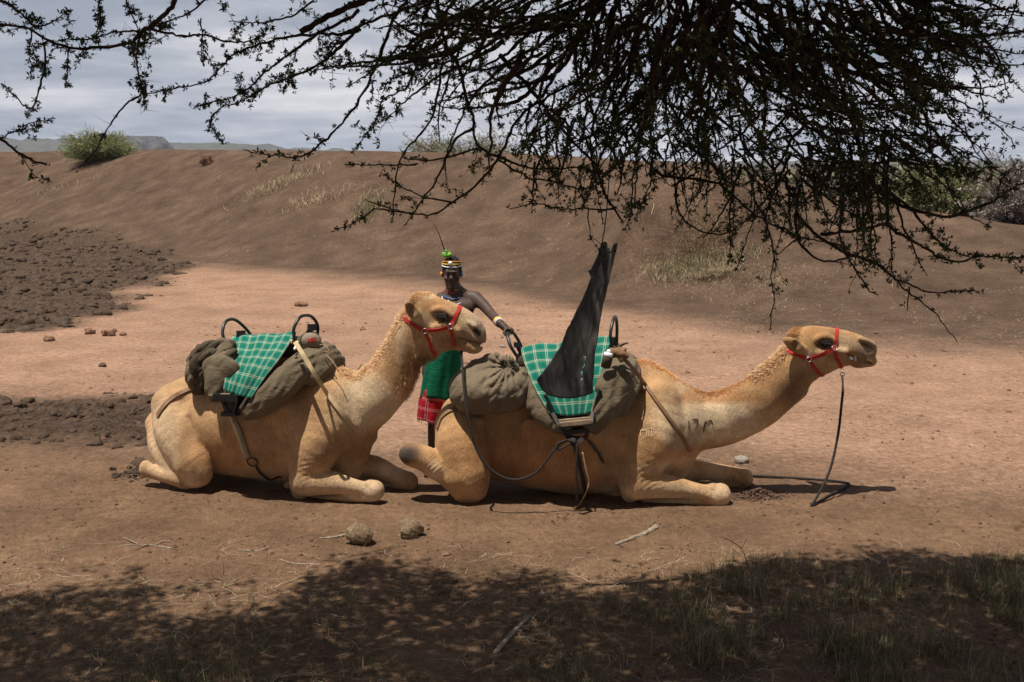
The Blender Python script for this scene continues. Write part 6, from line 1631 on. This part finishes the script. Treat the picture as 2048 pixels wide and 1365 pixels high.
MUDM = stone_mat('mud_clod', (.058, .037, .024), (.115, .074, .048)); SOILM = stone_mat('soil_crumb', (.085, .050, .033), (.19, .115, .075))
def pick(n, box_, fn, seed):
    r = np.random.default_rng(seed); x = r.uniform(box_[0], box_[1], n*14); y = r.uniform(box_[2], box_[3], n*14); k = r.random(n*14) < fn(x, y); return x[k][:n], y[k][:n]
xy = pick(3400, (-20, -4.5, 14.5, 40), lambda x, y: mud(x, y)*(.35+.65*(fbm(x*.8, y*.8, 3, 81) > -.1))*(22/np.maximum(y, 16))*(x > -.52*y-1), 82)
V, F_ = lumps(len(xy[0]), xy, lambda r, n: .02+.13*r.random(n)**3.2, 83, -.15); tag(link('mud_clods', new_mesh('mud_clods', V, F_, smooth=True), MUDM), 'churned dark mud clods at the left foot of the bank', 'mud', kind='stuff')
xy = pick(900, (-6.5, -2.6, 8.3, 12), lambda x, y: np.clip(mud2(x, y)*(.15+.85*(fbm(x*1.4, y*1.4, 3, 84) > .05))+.015, 0, 1), 85)
V, F_ = lumps(len(xy[0]), xy, lambda r, n: .010+.06*r.random(n)**3, 86, -.2); tag(link('mud_clods', new_mesh('mud_clods', V, F_, smooth=True), MUDM), 'trampled dark clods behind the camel with the upright neck', 'mud', kind='stuff')
xy = pick(7000, (-5, 5, 4.7, 11), lambda x, y: np.clip(.18+.9*(fbm(x*1.9, y*1.9, 3, 87) > .15), 0, 1)*np.clip(6.5/y, 0, 1)**4, 88)
V, F_ = lumps(len(xy[0]), xy, lambda r, n: .003+.010*r.random(n)**5, 89); tag(link('soil_crumbs', new_mesh('soil_crumbs', V, F_, smooth=False), SOILM), 'small soil crumbs and pebbles strewn over the bare ground', 'soil', kind='stuff')
xy = pick(1500, (-5, 8, 8.6, 21), lambda x, y: np.clip(.15+.85*(fbm(x*1.1, y*1.1, 4, 151) > .18), 0, 1)*np.clip(10/y, 0, 1), 152)
V, F_ = lumps(len(xy[0]), xy, lambda r, n: .005+.030*r.random(n)**5, 153, -.1); tag(link('sand_crumbs', new_mesh('sand_crumbs', V, F_, smooth=False), BROWNS), 'brown crumbs of earth on the pink sand', 'soil', kind='stuff')
c = drop(1515, 992); r_ = np.random.default_rng(90); hx_, hy_ = r_.normal(0, .12, 900), r_.normal(0, .055, 900); V, F_ = lumps(900, (c[0]+hx_, c[1]+hy_), lambda r, n: .003+.010*r.random(n)**3, 91, .3, .055*np.exp(-(hx_/.12)**2-(hy_/.06)**2)*r_.random(900)); tag(link('soil_heap', new_mesh('soil_heap', V, F_, smooth=False), SOILM), 'little heap of loose soil pushed up by the camel knee', 'soil', kind='stuff')
c = drop(283, 945); V, F_ = lumps(180, (c[0]+r_.normal(0, .09, 180), c[1]+r_.normal(0, .10, 180)), lambda r, n: .005+.02*r.random(n)**2, 92, .2); tag(link('soil_heap', new_mesh('soil_heap', V, F_, smooth=False), MUDM), 'dark crumbled soil by the hind hock of the upright camel', 'soil', kind='stuff')
def litter(name, label, n, xy, ln, wd, cols, seed, lift=.010):
    r = np.random.default_rng(seed); x, y = xy; n = len(x); a = r.uniform(0, 6.28, n)*.5+r.choice([0, math.pi], n); L_ = ln[0]+(ln[1]-ln[0])*r.random(n)**2.2; cur = r.normal(0, 1.1, n); seg = 6; cx, cy = x.copy(), y.copy(); V = []
    for k in range(seg+1):
        z = height(cx, cy, False)+.008+lift*(.3+np.abs(np.sin(k*1.1+a*3)))*r.uniform(.5, 1.4, n); S = np.stack([-np.sin(a), np.cos(a), np.zeros(n)], 1); c = np.stack([cx, cy, z], 1); w = (wd*(1-.5*k/seg)); V += [c-S*w/2, c+S*w/2]
        cx = cx+np.cos(a)*L_/seg; cy = cy+np.sin(a)*L_/seg*.8; a = a+cur/seg+r.normal(0, .22, n)
    V = np.stack(V, 1); m = V.shape[1]; i = np.arange(n)[:, None]*m; Q = np.concatenate([i+np.array([[2*k, 2*k+1, 2*k+3, 2*k+2]]) for k in range(seg)])
    cols = np.asarray(cols); C = np.repeat(np.clip(cols[r.integers(0, len(cols), n)]*r.uniform(.6, 1.3, (n, 1)), 0, 1), m, 0)
    return tag(link(name, new_mesh(name, V.reshape(-1, 3), Q, None, C, False), STRAW), label, 'straw', kind='stuff')
SC_ = [(.44, .35, .23), (.34, .25, .16), (.50, .42, .30), (.26, .19, .12)]
litter('straw_litter', 'dry straw strands littering the shaded foreground soil', 0, pick(1500, (-3.2, 3.6, 4.8, 7.0), lambda x, y: np.clip(.25+.7*(fbm(x*1.2, y*1.2, 3, 93) > -.05), 0, 1)*sstep(7.2, 6.0, y), 94), (.04, .36), .0027, SC_, 95)
litter('straw_litter', 'thin straw wisps scattered over the sand at the foot of the bank', 0, pick(1300, (-3, 9, 8.2, 19), lambda x, y: np.clip(sstep(-1, 4, x)*.5+.5*sstep(13, 16, y), 0, 1)*(fbm(x*.7, y*.7, 3, 96) > -.05), 97), (.04, .30), .0055, SC_, 98)
litter('straw_litter', 'sparse pale straw flecks over the slope of the bank', 0, pick(900, (-18, 12, 17, 40), lambda x, y: (bank_s(x, y) > .02)*(bank_s(x, y) < 1)*np.clip(.25+(fbm(x*.5, y*.5, 3, 99) > .1), 0, 1), 100), (.04, .26), .008, SC_, 101)
# grass in the shade of the tree
def shade_grass():
    r = np.random.default_rng(140)
    def dens(x, y): return np.clip(sstep(-.3, 1.6, x+.5*fbm(x*.9, y*.9, 3, 141))*.95+.10+.25*sstep(5.6, 4.9, y), 0, 1)*sstep(6.45, 5.6, y-.10*np.clip(x, 0, 2.5)+.5*fbm(x*1.3, y*1.3, 3, 142))*np.clip(.12+1.6*(fbm(x*2.6, y*2.6, 3, 143)+.12), .02, 1)
    x, y = pick(24000, (-3.4, 4.2, 4.5, 7.0), dens, 144); P = np.stack([x, y, height(x, y)-.008], 1)
    ln = .055+.11*np.clip(fbm(x*1.7, y*1.7, 3, 145)+.35, 0, 1)
    V, Q, C = blades(P, ln, .0042, [(.10, .125, .04), (.14, .15, .055), (.26, .20, .11), (.34, .26, .15), (.20, .14, .08)], r, 1.0, .95)
    tag(link('shade_grass', new_mesh('shade_grass', V, Q, None, C, False), STRAW), 'mixed green and dry grass growing in the tree shade', 'grass', kind='stuff')
    x, y = pick(1900, (-3.4, 4.2, 4.6, 6.9), lambda x, y: dens(x, y)*sstep(.0, 1.5, x), 146); P = np.stack([x, y, height(x, y)-.008], 1)
    V, Q, C = blades(P, .22, .0030, [(.38, .30, .19), (.30, .22, .13), (.16, .10, .06)], r, .8, 1.0, 4)
    tag(link('grass_stalks', new_mesh('grass_stalks', V, Q, None, C, False), STRAW), 'taller dry stalks rising above the shaded grass', 'grass', kind='stuff')
shade_grass()
def weed():
    T = np.array(drop(1500, 1152)); m = MB(); S = [at_y(1502, 1152, T[1]), at_y(1494, 1125, T[1]), at_y(1483, 1098, T[1]), at_y(1462, 1083, T[1]), at_y(1446, 1076, T[1])]
    m.tube(spline(S, 6), np.linspace(.0035, .0015, 25), 5)
    for a, b, c in (((1483, 1098), (1490, 1084), (1494, 1076)), ((1462, 1083), (1470, 1078), (1478, 1078)), ((1494, 1125), (1502, 1112), (1500, 1104))): m.tube(spline([at_y(*a, T[1]), at_y(*b, T[1]-.02), at_y(*c, T[1]-.03)], 5), .0015, 4)
    o = m.build('weed', basic('weed_stem', (.12, .07, .05), .8), None, True, T); o.location = tuple(T); tag(o, 'thin bare reddish weed standing at the shade edge', 'weed')
weed()
# ------------------------------------------------------------------ dusty air
def haze():
    V, Q = box((0, 2900, 60), (12400, 6400, 170)); o = link('haze', new_mesh('haze', V, np.array(Q), smooth=False)); tag(o, kind='stuff')
    m = bpy.data.materials.new('haze'); m.use_nodes = True; t = m.node_tree
    for n in list(t.nodes): t.nodes.remove(n)
    out = t.nodes.new('ShaderNodeOutputMaterial'); v = t.nodes.new('ShaderNodeVolumePrincipled')
    v.inputs['Color'].default_value = (.80, .87, 1.0, 1); v.inputs['Density'].default_value = 0.9e-4; v.inputs['Anisotropy'].default_value = .2
    t.links.new(v.outputs[0], out.inputs['Volume']); o.data.materials.append(m)
haze()
